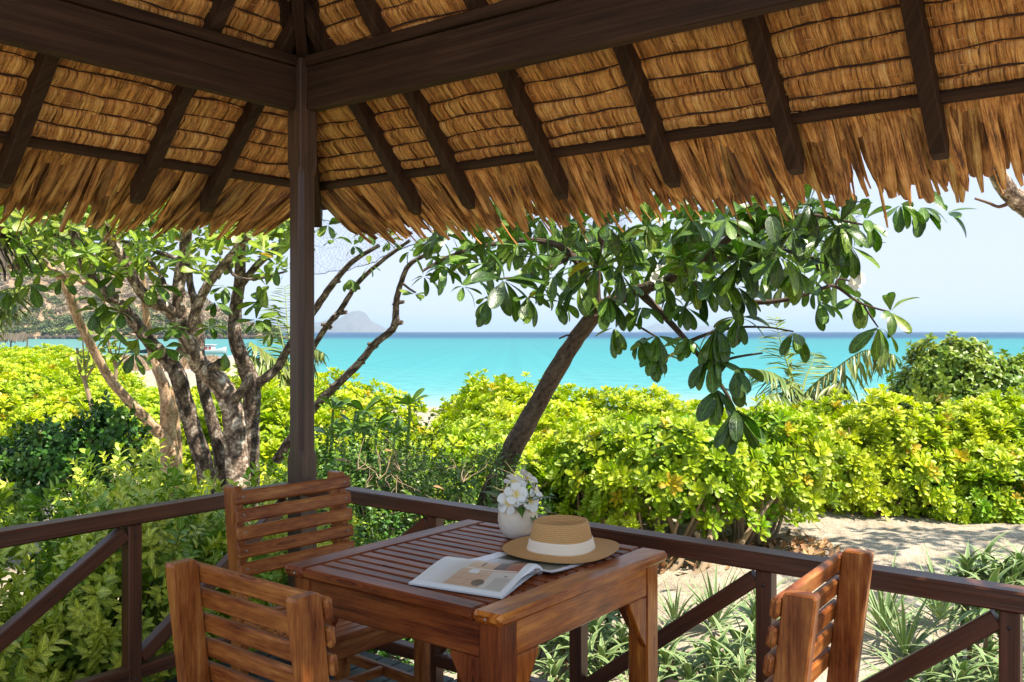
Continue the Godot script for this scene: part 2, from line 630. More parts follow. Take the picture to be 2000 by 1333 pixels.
	# ground
	var sand := grained(512, 512, [[81, 0.01, 512, 512, 0.8], [82, 0.04, 512, 512, 0.8], [83, 0.2, 512, 512, 0.7]], [0.0, 0.35, 0.6, 1.0], [Color(0.46, 0.40, 0.33), Color(0.61, 0.555, 0.475), Color(0.67, 0.62, 0.54), Color(0.75, 0.71, 0.64)], 1.5)
	var sm := textured("sand", sand, Vector3(0.45, 0.45, 0.45), 0.95, 3.0)
	sm.uv1_triplanar = true
	sm.uv1_world_triplanar = true
	var hill := grained(512, 512, [[91, 0.012, 512, 512, 1.0], [92, 0.05, 512, 512, 0.9], [93, 0.16, 512, 512, 0.5]], [0.0, 0.35, 0.55, 0.75, 1.0], [Color(0.3, 0.29, 0.17), Color(0.47, 0.40, 0.28), Color(0.60, 0.49, 0.38), Color(0.67, 0.57, 0.45), Color(0.75, 0.67, 0.57)], 1.8)
	var hm := textured("hill_ground", hill, Vector3(0.02, 0.02, 0.02), 0.95, 60.0)
	hm.uv1_triplanar = true
	hm.uv1_world_triplanar = true
	var rock := textured("island_rock", hill, Vector3(0.0022, 0.0012, 0.0022), 0.95, 0.0, Color(0.7, 0.75, 0.8))
	rock.uv1_triplanar = true
	rock.uv1_world_triplanar = true
	mat("shore_rock", Color(0.30, 0.26, 0.22), 0.9)
	# water
	var wave := FastNoiseLite.new()
	wave.seed = 5
	wave.frequency = 0.012
	wave.fractal_octaves = 4
	var wt := NoiseTexture2D.new()
	wt.noise = wave
	wt.width = 512
	wt.height = 512
	wt.seamless = true
	wt.as_normal_map = true
	wt.bump_strength = 6.0
	var sea := mat("sea_water", Color.WHITE, 0.45)
	sea.vertex_color_use_as_albedo = true
	sea.metallic_specular = 0.2
	sea.normal_enabled = true
	sea.normal_texture = wt
	sea.normal_scale = 0.5
	sea.uv1_scale = Vector3(0.05, 0.05, 0.16)
	var streak := grained(256, 256, [[121, 0.03, 256, 128, 1.0, 4], [122, 0.12, 256, 256, 0.5, 3]], [0.0, 0.4, 1.0], [Color(0.80, 0.84, 0.86), Color(0.93, 0.95, 0.95), Color(1, 1, 1)], 1.8)
	sea.albedo_texture = streak[0]
	sea.uv1_triplanar = true
	sea.uv1_world_triplanar = true
	# small things
	var gl := mat("glaze", Color(0.93, 0.90, 0.84), 0.35)
	gl.clearcoat_enabled = true
	gl.clearcoat = 0.3
	gl.vertex_color_use_as_albedo = true
	var rib := mat("ribbon", Color(0.96, 0.89, 0.79), 0.8)
	rib.rim_enabled = true
	rib.rim = 0.3
	mat("white_paint", Color(0.82, 0.81, 0.80), 0.7)
	mat("blue_tarp", Color(0.10, 0.20, 0.55), 0.6)
	mat("boat_dark", Color(0.10, 0.16, 0.20), 0.6)
	mat("boat_red", Color(0.70, 0.32, 0.25), 0.6)
	mat("net_cord", Color(0.03, 0.035, 0.035), 0.8)
	mat("steel", Color(0.55, 0.53, 0.5), 0.4)
	mat("rusty_steel", Color(0.24, 0.18, 0.15), 0.6)
	make_straw()
	make_pages()

func make_straw() -> void:
	# braided straw: chevrons on rows of plait
	var s := 256
	var rgb := PackedByteArray()
	rgb.resize(s * s * 3)
	var hgt := PackedByteArray()
	hgt.resize(s * s)
	var nz := noise_bytes(101, 0.05, 256, 256, s, s)
	for y in s:
		for x in s:
			var row := int(y / 32.0)
			var v := (y % 32) / 32.0
			var zig := absf(v - 0.5) * 32.0
			var u := fposmod(x + zig * (1 if row % 2 == 0 else 1), 16.0) / 16.0
			var h := pow(sin(PI * v), 0.5) * (0.45 + 0.55 * pow(sin(PI * u), 0.6))
			var t := clampf(h * 0.8 + (nz[y * s + x] / 255.0 - 0.5) * 0.7, 0, 1)
			var c := Color(0.66, 0.46, 0.26).lerp(Color(0.97, 0.78, 0.51), t)
			rgb[(y * s + x) * 3] = c.r8
			rgb[(y * s + x) * 3 + 1] = c.g8
			rgb[(y * s + x) * 3 + 2] = c.b8
			hgt[y * s + x] = int(clampf(h, 0, 1) * 255)
	var pair := [ImageTexture.create_from_image(Image.create_from_data(s, s, false, Image.FORMAT_RGB8, rgb)), ImageTexture.create_from_image(Image.create_from_data(s, s, false, Image.FORMAT_L8, hgt))]
	var m := textured("straw", pair, Vector3(1, 1, 1), 0.75, 0.12)
	m.cull_mode = BaseMaterial3D.CULL_DISABLED

func paint(im: Image, x0: float, y0: float, x1: float, y1: float, col: Color) -> void:
	im.fill_rect(Rect2i(int(x0), int(y0), maxi(1, int(x1 - x0)), maxi(1, int(y1 - y0))), col)

func make_pages() -> void:
	# the printed page in front: a white wall, a photograph of a tiled bathroom, a stone stool and a column of small print
	var im := Image.create(512, 512, false, Image.FORMAT_RGB8)
	im.fill(Color(0.95, 0.95, 0.94))
	for y in 512:
		for x in 512:
			var u := x / 512.0
			var v := y / 512.0
			var c := Color(0.95, 0.95, 0.94)
			if u < 0.93 and v < 0.88:
				c = Color(0.92, 0.91, 0.88).lerp(Color(0.84, 0.80, 0.73), smoothstep(0.1, 0.36, u))
			if u > 0.36 and u < 0.93 and v < 0.42:
				c = Color(0.86, 0.70, 0.52).lerp(Color(0.76, 0.55, 0.36), smoothstep(0.36, 0.9, u))
			if u > 0.36 - v * 0.06 and u < 0.68 and v >= 0.42 and v < 0.86:
				c = Color(0.90, 0.76, 0.62).lerp(Color(0.80, 0.62, 0.47), v)
				var ln := fposmod(v * 7.4, 1.0)
				var jn := fposmod(u * 5.0 + floorf(v * 7.4) * 0.5, 1.0)
				if ln < 0.07 or jn < 0.035:
					c = c.darkened(0.14)
			im.set_pixel(x, y, c)
	paint(im, 330, 60, 400, 190, Color(0.36, 0.20, 0.13))
	paint(im, 346, 74, 384, 120, Color(0.20, 0.10, 0.07))
	paint(im, 404, 40, 476, 200, Color(0.63, 0.32, 0.18))
	paint(im, 414, 60, 450, 100, Color(0.72, 0.42, 0.26))
	paint(im, 250, 96, 262, 160, Color(0.36, 0.2, 0.12))
	paint(im, 282, 70, 296, 84, Color(0.45, 0.26, 0.16))
	paint(im, 186, 196, 470, 206, Color(0.95, 0.92, 0.9))
	paint(im, 222, 214, 274, 268, Color(0.93, 0.90, 0.88))
	for k in 900:
		var a := rf(0, TAU)
		var r := sqrt(rng.randf())
		var c := Color(0.55, 0.44, 0.33).lerp(Color(0.36, 0.27, 0.18), rng.randf())
		paint(im, 322 + cos(a) * r * 30, 372 + sin(a) * r * 40, 328 + cos(a) * r * 30, 378 + sin(a) * r * 40, c)
	for k in 17:
		paint(im, 386, 290 + k * 9, 386 + rf(76, 92), 292 + k * 9, Color(0.42, 0.38, 0.36))
	paint(im, 420, 262, 444, 266, Color(0.3, 0.26, 0.24))
	paint(im, 430, 268, 438, 276, Color(0.3, 0.26, 0.24))
	im.resize(200, 200, Image.INTERPOLATE_LANCZOS)
	im.resize(512, 512, Image.INTERPOLATE_CUBIC)
	var m := mat("page_front", Color.WHITE, 0.32)
	m.albedo_texture = ImageTexture.create_from_image(im)
	m.texture_repeat = false
	m.cull_mode = BaseMaterial3D.CULL_DISABLED
	# the page behind: a dark photograph of foliage and crockery with a white border
	var im2 := Image.create(256, 256, false, Image.FORMAT_RGB8)
	im2.fill(Color(0.90, 0.90, 0.92))
	for k in 5000:
		var x := rf(40, 236)
		var y := rf(26, 215)
		var c := Color(0.42, 0.45, 0.38).lerp(Color(0.12, 0.13, 0.10), rng.randf())
		if x < 110 and y > 120:
			c = Color(0.62, 0.63, 0.62).lerp(Color(0.82, 0.82, 0.82), rng.randf())
		paint(im2, x, y, x + 5, y + 5, c)
	var m2 := mat("page_back", Color.WHITE, 0.32)
	m2.albedo_texture = ImageTexture.create_from_image(im2)
	m2.texture_repeat = false
	m2.cull_mode = BaseMaterial3D.CULL_DISABLED
	var pp := mat("paper", Color(0.95, 0.95, 0.95), 0.5)
	pp.cull_mode = BaseMaterial3D.CULL_DISABLED

# ------------------------------------------------------------------ pavilion

const SLOPE := 1.12
const RAFTER_Y := 2.676
const THATCH_Y := 2.785

func build_deck() -> void:
	var o := Node3D.new()
	o.name = "deck_floor"
	add_child(o, true)
	o.position = CORNER
	o.rotation_degrees.y = TURN
	struct(o, "dark blue black painted plank floor of the open pavilion")
	var a := -0.12
	while a < 5.5:
		var w := 0.094 + rf(-0.002, 0.002)
		board("plank", Vector3(a + 0.05, -0.0125 + rf(-0.001, 0.001), -0.13), Vector3(a + 0.05, -0.0125 + rf(-0.001, 0.001), 3.6), 0.025, w, M.deck_timber, o)
		a += 0.102
	for b in [-0.06, 1.1, 2.2, 3.3]:
		board("joist", Vector3(-0.1, -0.08, b), Vector3(5.4, -0.08, b), 0.1, 0.06, M.dark_timber, o)
	board("fascia_board", Vector3(-0.1, -0.09, -0.145), Vector3(5.5, -0.09, -0.145), 0.14, 0.025, M.dark_timber, o)
	board("fascia_board", Vector3(-0.135, -0.09, -0.13), Vector3(-0.135, -0.09, 3.6), 0.14, 0.025, M.dark_timber, o)
	for a2 in [0.0, 1.9, 3.75, 5.4]:
		for b2 in [-0.05, 1.7, 3.45]:
			board("pier", Vector3(a2, GROUND - 0.15, b2), Vector3(a2, -0.03, b2), 0.12, 0.12, M.dark_timber, o, Vector3.RIGHT)

func chamfered_post(half: float, levels: Array) -> ArrayMesh:
	# levels: [height, chamfer]
	var mb := MB.new()
	var rings := []
	for l in levels:
		var c: float = l[1]
		var h := half
		rings.append([Vector3(h, l[0], h - c), Vector3(h - c, l[0], h), Vector3(-h + c, l[0], h), Vector3(-h, l[0], h - c), Vector3(-h, l[0], -h + c), Vector3(-h + c, l[0], -h), Vector3(h - c, l[0], -h), Vector3(h, l[0], -h + c)])
	for r in rings.size() - 1:
		var u := 0.0
		for k in 8:
			var p: Vector3 = rings[r][k]
			var q: Vector3 = rings[r][(k + 1) % 8]
			var s: Vector3 = rings[r + 1][(k + 1) % 8]
			var t: Vector3 = rings[r + 1][k]
			var st := 0.04 if k % 2 == 0 else 0.09
			var i0 := mb.vert(p, Vector2(p.y, u))
			var i1 := mb.vert(q, Vector2(q.y, u + st))
			var i2 := mb.vert(s, Vector2(s.y, u + st))
			var i3 := mb.vert(t, Vector2(t.y, u))
			u += st
			var out := Vector3(p.x + q.x, 0, p.z + q.z)
			mb.face(i0, i1, i2, out)
			mb.face(i0, i2, i3, out)
	for e in [0, rings.size() - 1]:
		var q := []
		for k in 8:
			q.append(mb.vert(rings[e][k], Vector2(rings[e][k].x * 0.3, rings[e][k].z)))
		for k in range(1, 7):
			mb.face(q[0], q[k], q[k + 1], Vector3(0, -1 if e == 0 else 1, 0))
	return mb.commit()

# a point of the roof: s along the wall, t inward from the wall line, lift along the slope's normal from the thatch's under side
func roof_at(side: int, s: float, t: float, lift := 0.0) -> Vector3:
	var k := 1.0 / sqrt(1.0 + SLOPE * SLOPE)
	var y := THATCH_Y + SLOPE * t + lift * k
	var inw := t - lift * SLOPE * k
	return Vector3(s, y, inw) if side == 0 else Vector3(inw, y, s)

func straw_leaf(mb: MB, xf: Transform3D, ln: float, w: float, col: Color, hanging: bool) -> void:
	# a folded leaf: x across, z down the slope, y towards the room
	var u := rf(0, 6)
	var us := w * 3.2
	var rows: Array
	var bow := rf(-0.004, 0.012)
	if hanging:
		rows = [[0.0, 0.004, 1.0], [0.03, 0.010, 1.0], [0.34 * ln, 0.004 + bow, 1.04], [0.70 * ln, bow - 0.004, 1.0], [0.90 * ln, bow * 0.5 - 0.012, rf(0.55, 0.95)], [ln, -0.02, rf(0.05, 0.7)]]
	else:
		rows = [[0.0, -0.002, 0.98], [0.004, 0.011, 1.0], [0.020, 0.016, 1.0], [0.055, 0.007 + bow * 0.4, 1.0], [ln, -0.016, 0.98]]
	var crown := rf(0.0015, 0.005) if not hanging else rf(0.004, 0.011)
	var slant := rf(-0.004, 0.004)
	var base := mb.v.size()
	for r in rows:
		var hw: float = w * 0.5 * r[2]
		var edge := Color(col.r * 0.86, col.g * 0.84, col.b * 0.82)
		mb.vert(xf * Vector3(-hw, r[1] - slant, r[0]), Vector2(u, r[0] * 1.6), edge)
		mb.vert(xf * Vector3(0, r[1] + crown, r[0]), Vector2(u + us * 0.5, r[0] * 1.6), col)
		mb.vert(xf * Vector3(hw, r[1] + slant, r[0]), Vector2(u + us, r[0] * 1.6), edge)
	for r in rows.size() - 1:
		for k in 2:
			var a := base + r * 3 + k
			mb.tri(a, a + 1, a + 3)
			mb.tri(a + 1, a + 4, a + 3)

func straw_tint() -> Color:
	var t := rng.randf()
	var c := Color(1.0, 0.88, 0.71).lerp(Color(1.36, 1.23, 1.02), t)
	if rng.randf() < 0.05:
		c = Color(0.68, 0.54, 0.42)
	elif rng.randf() < 0.12:
		c = Color(1.1, 1.15, 0.95)
	return c

func thatch_side(o: Node3D, side: int, reach: float) -> void:
	var k := 1.0 / sqrt(1.0 + SLOPE * SLOPE)
	# axes of a leaf: x along the wall, z down the slope, y towards the room
	var down := Vector3(0, -SLOPE * k, -k) if side == 0 else Vector3(-k, -SLOPE * k, 0)
	var along := Vector3(1, 0, 0) if side == 0 else Vector3(0, 0, 1)
	var room := Vector3(0, -k, SLOPE * k) if side == 0 else Vector3(SLOPE * k, -k, 0)
	var frame := Basis(along, room, down)
	# backing: one sheet for the thatch above, added to block light between the leaves
	var bk := MB.new()
	var rows := []
	for t in [-0.66, -0.3, 0.1, 0.5, 0.9, 1.4]:
		var ring := []
		for q in 6:
			ring.append(roof_at(side, lerpf(t - 0.03, reach, q / 5.0), t, 0.05))
		rows.append(ring)
	bk.skin(rows, false)
	part("thatch_backing", bk.commit(), M.thatch_backing, o)
	# courses
	var mb := MB.new()
	mb.smooth = true
	mb.tinted = true
	var st := MB.new()
	var la := MB.new()
	var t := 1.33
	var course := 0
	var phase := rf(0, 9)
	while t > -0.53:
		var s := t - 0.03
		var pane := rf(0.85, 1.08)
		var left := rf(0.1, 0.5)
		while s < reach:
			var w := rf(0.018, 0.036)
			var wob := lumps.get_noise_2d(s * 1.9 + phase, course * 0.31) * 0.012
			var c := straw_tint()
			left -= w
			if left < 0.0:
				left = rf(0.08, 0.45)
				pane = rf(0.84, 1.07)
			c = Color(c.r * pane, c.g * pane, c.b * pane)
			var turn := Basis(room, rf(-0.04, 0.04) + lumps.get_noise_2d(s * 2.3, course * 3.7) * 0.07) * Basis(down, rf(-0.07, 0.07)) * frame
			var ln := 0.19
			straw_leaf(mb, Transform3D(turn, roof_at(side, s + w * 0.5, t + wob, rf(-0.002, 0.004))), ln, w * 1.14, c, false)
			if rng.randf() < 0.24:
				var p := roof_at(side, s, t - 0.028 + wob + rf(-0.003, 0.003), -0.019)
				st.tube([p, p + along * 0.013 + room * 0.003, p + along * rf(0.024, 0.042) + down * rf(-0.003, 0.006)], [0.0013, 0.0018, 0.0010], 4)
			s += w
		# the lath along each fold, kept dark to draw the shadow line between courses
		var ls := t + 0.02
		var pts := []
		var rad := []
		while ls < reach:
			pts.append(roof_at(side, ls, t + 0.007 + lumps.get_noise_2d(ls * 1.9 + phase, course * 0.31) * 0.012, -0.013 + rf(-0.002, 0.002)))
			rad.append(rf(0.0018, 0.0052))
			ls += rf(0.03, 0.06)
		if pts.size() > 3:
			la.tube(pts, rad, 5, Color.WHITE, 0.2)
		t -= 0.0585 + rf(-0.004, 0.004)
		course += 1
	var mi := part("thatch_course", mb.commit(), M.thatch, o)
	mi.set_meta("kind", "stuff")
	part("stitching", st.commit(), M.stitch, o).set_meta("kind", "stuff")
	part("lath_shadow_line", la.commit(), M.lath, o).set_meta("kind", "stuff")
	# the fringe: leaves that hang free past the eave batten
	var kinds := []
	for q in 14:
		var f := MB.new()
		f.smooth = true
		f.tinted = true
		straw_leaf(f, Transform3D(), rf(0.42, 0.52), rf(0.024, 0.046), straw_tint() * rf(0.5, 0.95), true)
		kinds.append(f.commit())
	var fb := MB.new()
	fb.smooth = true
	fb.tinted = true
	for layer in 4:
		var s := -0.62 + layer * 0.012
		var bunch := 0.0
		var lean := 0.0
		while s < reach:
			bunch -= 1.0
			if bunch < 0.0:
				bunch = rf(2, 6)
				lean = rf(-0.10, 0.10)
			var fan := -clampf((0.55 - s) * 0.35, 0.0, 0.45)
			var turn := Basis(room, -fan * (1.0 if side == 0 else -1.0) + (lean + rf(-0.06, 0.06))) * Basis(down, rf(-0.75, 0.75) if layer == 0 or layer == 3 else rf(-0.3, 0.3)) * Basis(along, rf(-0.07, 0.09) * (1.0 if side == 0 else -1.0) ) * frame
			var where := Transform3D(turn, roof_at(side, s, -0.46 - rf(0, 0.05), 0.012 + layer * 0.013 + rf(-0.006, 0.006)))
			if layer == 0 and s > -0.1:
				part("thatch_leaf", kinds[rng.randi() % 14], M.thatch, o, where)
			elif layer < 3:
				straw_leaf(fb, where, rf(0.40, 0.49), rf(0.030, 0.060), straw_tint() * rf(0.35, 0.85), true)
			else:
				straw_leaf(fb, where, rf(0.44, 0.60), rf(0.005, 0.016), straw_tint() * rf(0.3, 0.9), true)
			s += rf(0.024, 0.038) if layer < 3 else rf(0.03, 0.10)
	part("thatch_fringe", fb.commit(), M.thatch, o).set_meta("kind", "stuff")

func build_pavilion() -> void:
	var o := thing("thatched_pavilion", "open beach pavilion with a dark timber frame under a golden palm leaf thatch roof", "pavilion", CORNER, TURN)
	# post
	part("corner_post", chamfered_post(0.047, [[0.0, 0.004], [0.84, 0.004], [0.885, 0.020], [2.11, 0.020], [2.15, 0.004], [2.62, 0.004]]), M.post_timber, o)
	# beams and the wall plates on them
	board("beam", Vector3(0.049, 2.49, -0.016), Vector3(3.9, 2.49, -0.016), 0.19, 0.058, M.dark_timber, o)
	board("beam", Vector3(-0.016, 2.49, 0.049), Vector3(-0.016, 2.49, 3.4), 0.19, 0.058, M.dark_timber, o)
	board("wall_plate", Vector3(0.049, 2.61, -0.008), Vector3(3.9, 2.61, -0.008), 0.045, 0.07, M.dark_timber, o)
	board("wall_plate", Vector3(-0.008, 2.61, 0.049), Vector3(-0.008, 2.61, 3.4), 0.045, 0.07, M.dark_timber, o)
	# rafters
	var rise := 0.06
	for a in [0.105, 0.452, 0.980, 1.523, 2.026, 2.52, 3.03, 3.55]:
		part("rafter", rafter_mesh(a), M.dark_timber, o, Transform3D(Basis(), Vector3(a, RAFTER_Y, 0)))
	for b in [0.07, 0.43, 1.01, 1.52, 2.03, 2.54]:
		part("rafter", rafter_mesh(b), M.dark_timber, o, Transform3D(Basis(Vector3(0, 0, -1), Vector3.UP, Vector3(1, 0, 0)), Vector3(0, RAFTER_Y, b)))
	# hip
	var k := 1.0 / sqrt(1.0 + SLOPE * SLOPE)
	board("hip_rafter", Vector3(-0.62, RAFTER_Y - 0.62 * SLOPE + 0.03, -0.62), Vector3(1.42, RAFTER_Y + 1.42 * SLOPE + 0.03, 1.42), 0.11, 0.05, M.dark_timber, o)
	for side in 2:
		var p := roof_at(side, -0.15, -0.2, -0.012)
		var q := roof_at(side, 1.47, 1.38, -0.012)
		var nrm := Vector3(0, k, -SLOPE * k) if side == 0 else Vector3(-SLOPE * k, k, 0)
		board("hip_board", p, q, 0.02, 0.12, M.dark_timber, o, nrm)
	# eave battens, just under the thatch and past the walls
	for side in 2:
		var p := roof_at(side, -0.5, -0.535, -0.02)
		var q := roof_at(side, 3.8 if side == 0 else 3.2, -0.535, -0.02)
		board("eave_batten", p, q, 0.042, 0.03, M.dark_timber, o, Vector3(0, SLOPE * k, k) if side == 0 else Vector3(k, SLOPE * k, 0))
	thatch_side(o, 0, 3.75)
	thatch_side(o, 1, 3.05)

func rafter_mesh(s: float) -> ArrayMesh:
	# in x along the wall, z inward; plumb cut at the eave, its top stops at the hip
	var top := minf(1.42, s + 0.02)
	var d := 0.112
	return turned(slab_mesh([Vector2(-0.64, -0.64 * SLOPE + 0.03), Vector2(-0.60, -0.60 * SLOPE), Vector2(top, top * SLOPE), Vector2(top, top * SLOPE + d), Vector2(-0.64, -0.64 * SLOPE + d)], 0.055, 0.004))

func turned(m: ArrayMesh) -> ArrayMesh:
	# the outline's x becomes z
	var arr := m.surface_get_arrays(0)
	var v: PackedVector3Array = arr[Mesh.ARRAY_VERTEX]
	for k in v.size():
		v[k] = Vector3(-v[k].z, v[k].y, v[k].x)
	arr[Mesh.ARRAY_VERTEX] = v
	var out := ArrayMesh.new()
	out.add_surface_from_arrays(Mesh.PRIMITIVE_TRIANGLES, arr)
	return out

func build_railings() -> void:
	var r := thing("sea_side_railing", "dark timber railing with diagonal braces along the sea side of the deck, behind the table", "railing", CORNER, TURN)
	board("top_rail", Vector3(0.05, 0.712, 0), Vector3(5.4, 0.712, 0), 0.056, 0.082, M.rail_timber, r, Vector3.UP, 0.006)
	board("bottom_rail", Vector3(0.05, 0.12, 0), Vector3(5.4, 0.12, 0), 0.05, 0.05, M.rail_timber, r)
	var xs := [0.804, 1.482, 2.168, 2.835, 3.5, 4.17, 4.84]
	for a in xs:
		board("post", Vector3(a, 0.0, 0), Vector3(a, 0.683, 0), 0.05, 0.05, M.rail_timber, r, Vector3.RIGHT)
	var head := MB.new()
	head.smooth = true
	head.lathe([Vector2(0.0005, 0.0045), Vector2(0.0045, 0.0038), Vector2(0.0062, 0.0)], 10)
	var bolt := head.commit()
	for a in xs:
		for y in [0.10, 0.64]:
			part("bolt", bolt, M.rusty_steel, r, Transform3D(Basis(Vector3.RIGHT, PI / 2), Vector3(a, y, 0.025)))
	var prev := 0.06
	for a in xs:
		board("brace", Vector3(prev + 0.03, 0.17, 0.002), Vector3(a - 0.03, 0.655, 0.002), 0.05, 0.04, M.rail_timber, r)
		prev = a
	var l := thing("left_railing", "dark timber railing with crossing diagonal braces in front of the pale leaved bushes", "railing", CORNER, TURN)
	board("top_rail", Vector3(0, 0.712, 0.05), Vector3(0, 0.712, 3.3), 0.056, 0.082, M.rail_timber, l, Vector3.UP, 0.006)
	board("bottom_rail", Vector3(0, 0.12, 0.05), Vector3(0, 0.12, 3.3), 0.05, 0.05, M.rail_timber, l)
	for b in [0.817, 1.63, 2.45]:
		board("post", Vector3(0, 0.0, b), Vector3(0, 0.683, b), 0.055, 0.055, M.rail_timber, l, Vector3.RIGHT)
	for b in [0.817, 1.63]:
		for y in [0.10, 0.64]:
			part("bolt", bolt, M.rusty_steel, l, Transform3D(Basis(Vector3(0, 0, 1), -PI / 2), Vector3(0.0275, y, b)))
	board("brace", Vector3(0.002, 0.66, 0.09), Vector3(0.002, 0.17, 0.785), 0.055, 0.045, M.rail_timber, l)
	board("brace", Vector3(0.002, 0.655, 0.85), Vector3(0.002, 0.17, 1.6), 0.055, 0.045, M.rail_timber, l)
	board("brace", Vector3(0.002, 0.655, 1.66), Vector3(0.002, 0.17, 2.42), 0.055, 0.045, M.rail_timber, l)

# ------------------------------------------------------------------ furniture

func build_table() -> void:
	var o := thing("slatted_table", "square brown varnished wooden table with a slatted top, magazine and hat on it", "table", spot(1.557, 0.627, 0), TURN)
	var ha := 0.395
	var hb := 0.405
	# top: broad boards at both ends, narrow ones along the sides, slats between
	board("end_board", Vector3(ha - 0.046, 0.735, -hb), Vector3(ha - 0.046, 0.735, hb), 0.03, 0.092, M.table_timber_lit, o, Vector3.UP, 0.010)
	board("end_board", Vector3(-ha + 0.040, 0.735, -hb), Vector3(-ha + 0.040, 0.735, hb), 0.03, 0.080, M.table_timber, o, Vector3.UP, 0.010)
	board("side_board", Vector3(-ha + 0.081, 0.7355, hb - 0.034), Vector3(ha - 0.093, 0.7355, hb - 0.034), 0.029, 0.067, M.table_timber, o, Vector3.UP, 0.009)
	board("side_board", Vector3(-ha + 0.081, 0.7355, -hb + 0.029), Vector3(ha - 0.093, 0.7355, -hb + 0.029), 0.029, 0.057, M.table_timber, o, Vector3.UP, 0.009)
	var b0 := -hb + 0.060
	var b1 := hb - 0.070
	var count := 14
	var pitch := (b1 - b0) / count
	for k in count:
		var b := b0 + pitch * (k + 0.5)
		board("slat", Vector3(-ha + 0.082, 0.7375 + rf(-0.001, 0.001), b), Vector3(ha - 0.094, 0.7375 + rf(-0.001, 0.001), b), 0.022, pitch - 0.009, M.table_timber, o, Vector3.UP, 0.004)
	board("bearer", Vector3(0.1, 0.706, -hb + 0.06), Vector3(0.1, 0.706, hb - 0.06), 0.034, 0.05, M.table_timber, o)
	board("bearer", Vector3(-0.12, 0.706, -hb + 0.06), Vector3(-0.12, 0.706, hb - 0.06), 0.034, 0.05, M.table_timber, o)
	# aprons
	var ia := ha - 0.022
	var ib := hb - 0.022
	for s in [-1.0, 1.0]:
		board("apron", Vector3(-ia + 0.066, 0.673, s * (ib - 0.014)), Vector3(ia - 0.066, 0.673, s * (ib - 0.014)), 0.09, 0.022, M.table_timber, o)
		board("apron", Vector3(s * (ia - 0.014), 0.673, -ib + 0.066), Vector3(s * (ia - 0.014), 0.673, ib - 0.066), 0.09, 0.022, M.table_timber_lit if s > 0 else M.table_timber, o)
	for sa in [-1.0, 1.0]:
		for sb in [-1.0, 1.0]:
			board("leg", Vector3(sa * (ia - 0.033), 0.0, sb * (ib - 0.033)), Vector3(sa * (ia - 0.033), 0.719, sb * (ib - 0.033)), 0.066, 0.066, M.table_timber_lit if sa > 0 and sb < 0 else M.table_timber, o, Vector3.RIGHT, 0.004)
			# angled brackets under the aprons
			var br := slab_mesh([Vector2(0, 0), Vector2(0.095, 0), Vector2(0.095, -0.012), Vector2(0.03, -0.115), Vector2(0, -0.15)], 0.022)
			part("bracket", br, M.table_timber, o, Transform3D(Basis(Vector3(-sa, 0, 0), Vector3.UP, Vector3(0, 0, -sa)), Vector3(sa * (ia - 0.0665), 0.6275, sb * (ib - 0.014))))
			part("bracket", br, M.table_timber_lit if sa > 0 else M.table_timber, o, Transform3D(Basis(Vector3(0, 0, -sb), Vector3.UP, Vector3(sb, 0, 0)), Vector3(sa * (ia - 0.014), 0.6275, sb * (ib - 0.0665))))
	for s in [-1.0, 1.0]:
		var mb := MB.new()
		mb.smooth = true
		mb.lathe([Vector2(0.0, 0.0022), Vector2(0.0028, 0.0018), Vector2(0.004, 0.0)], 10)
		part("screw", mb.commit(), M.steel, o, Transform3D(Basis(Vector3(1, 0, 0), Vector3(0, 0, 1), Vector3(0, -1, 0)), Vector3(s * (ha - 0.05), 0.733, hb - 0.0005)))

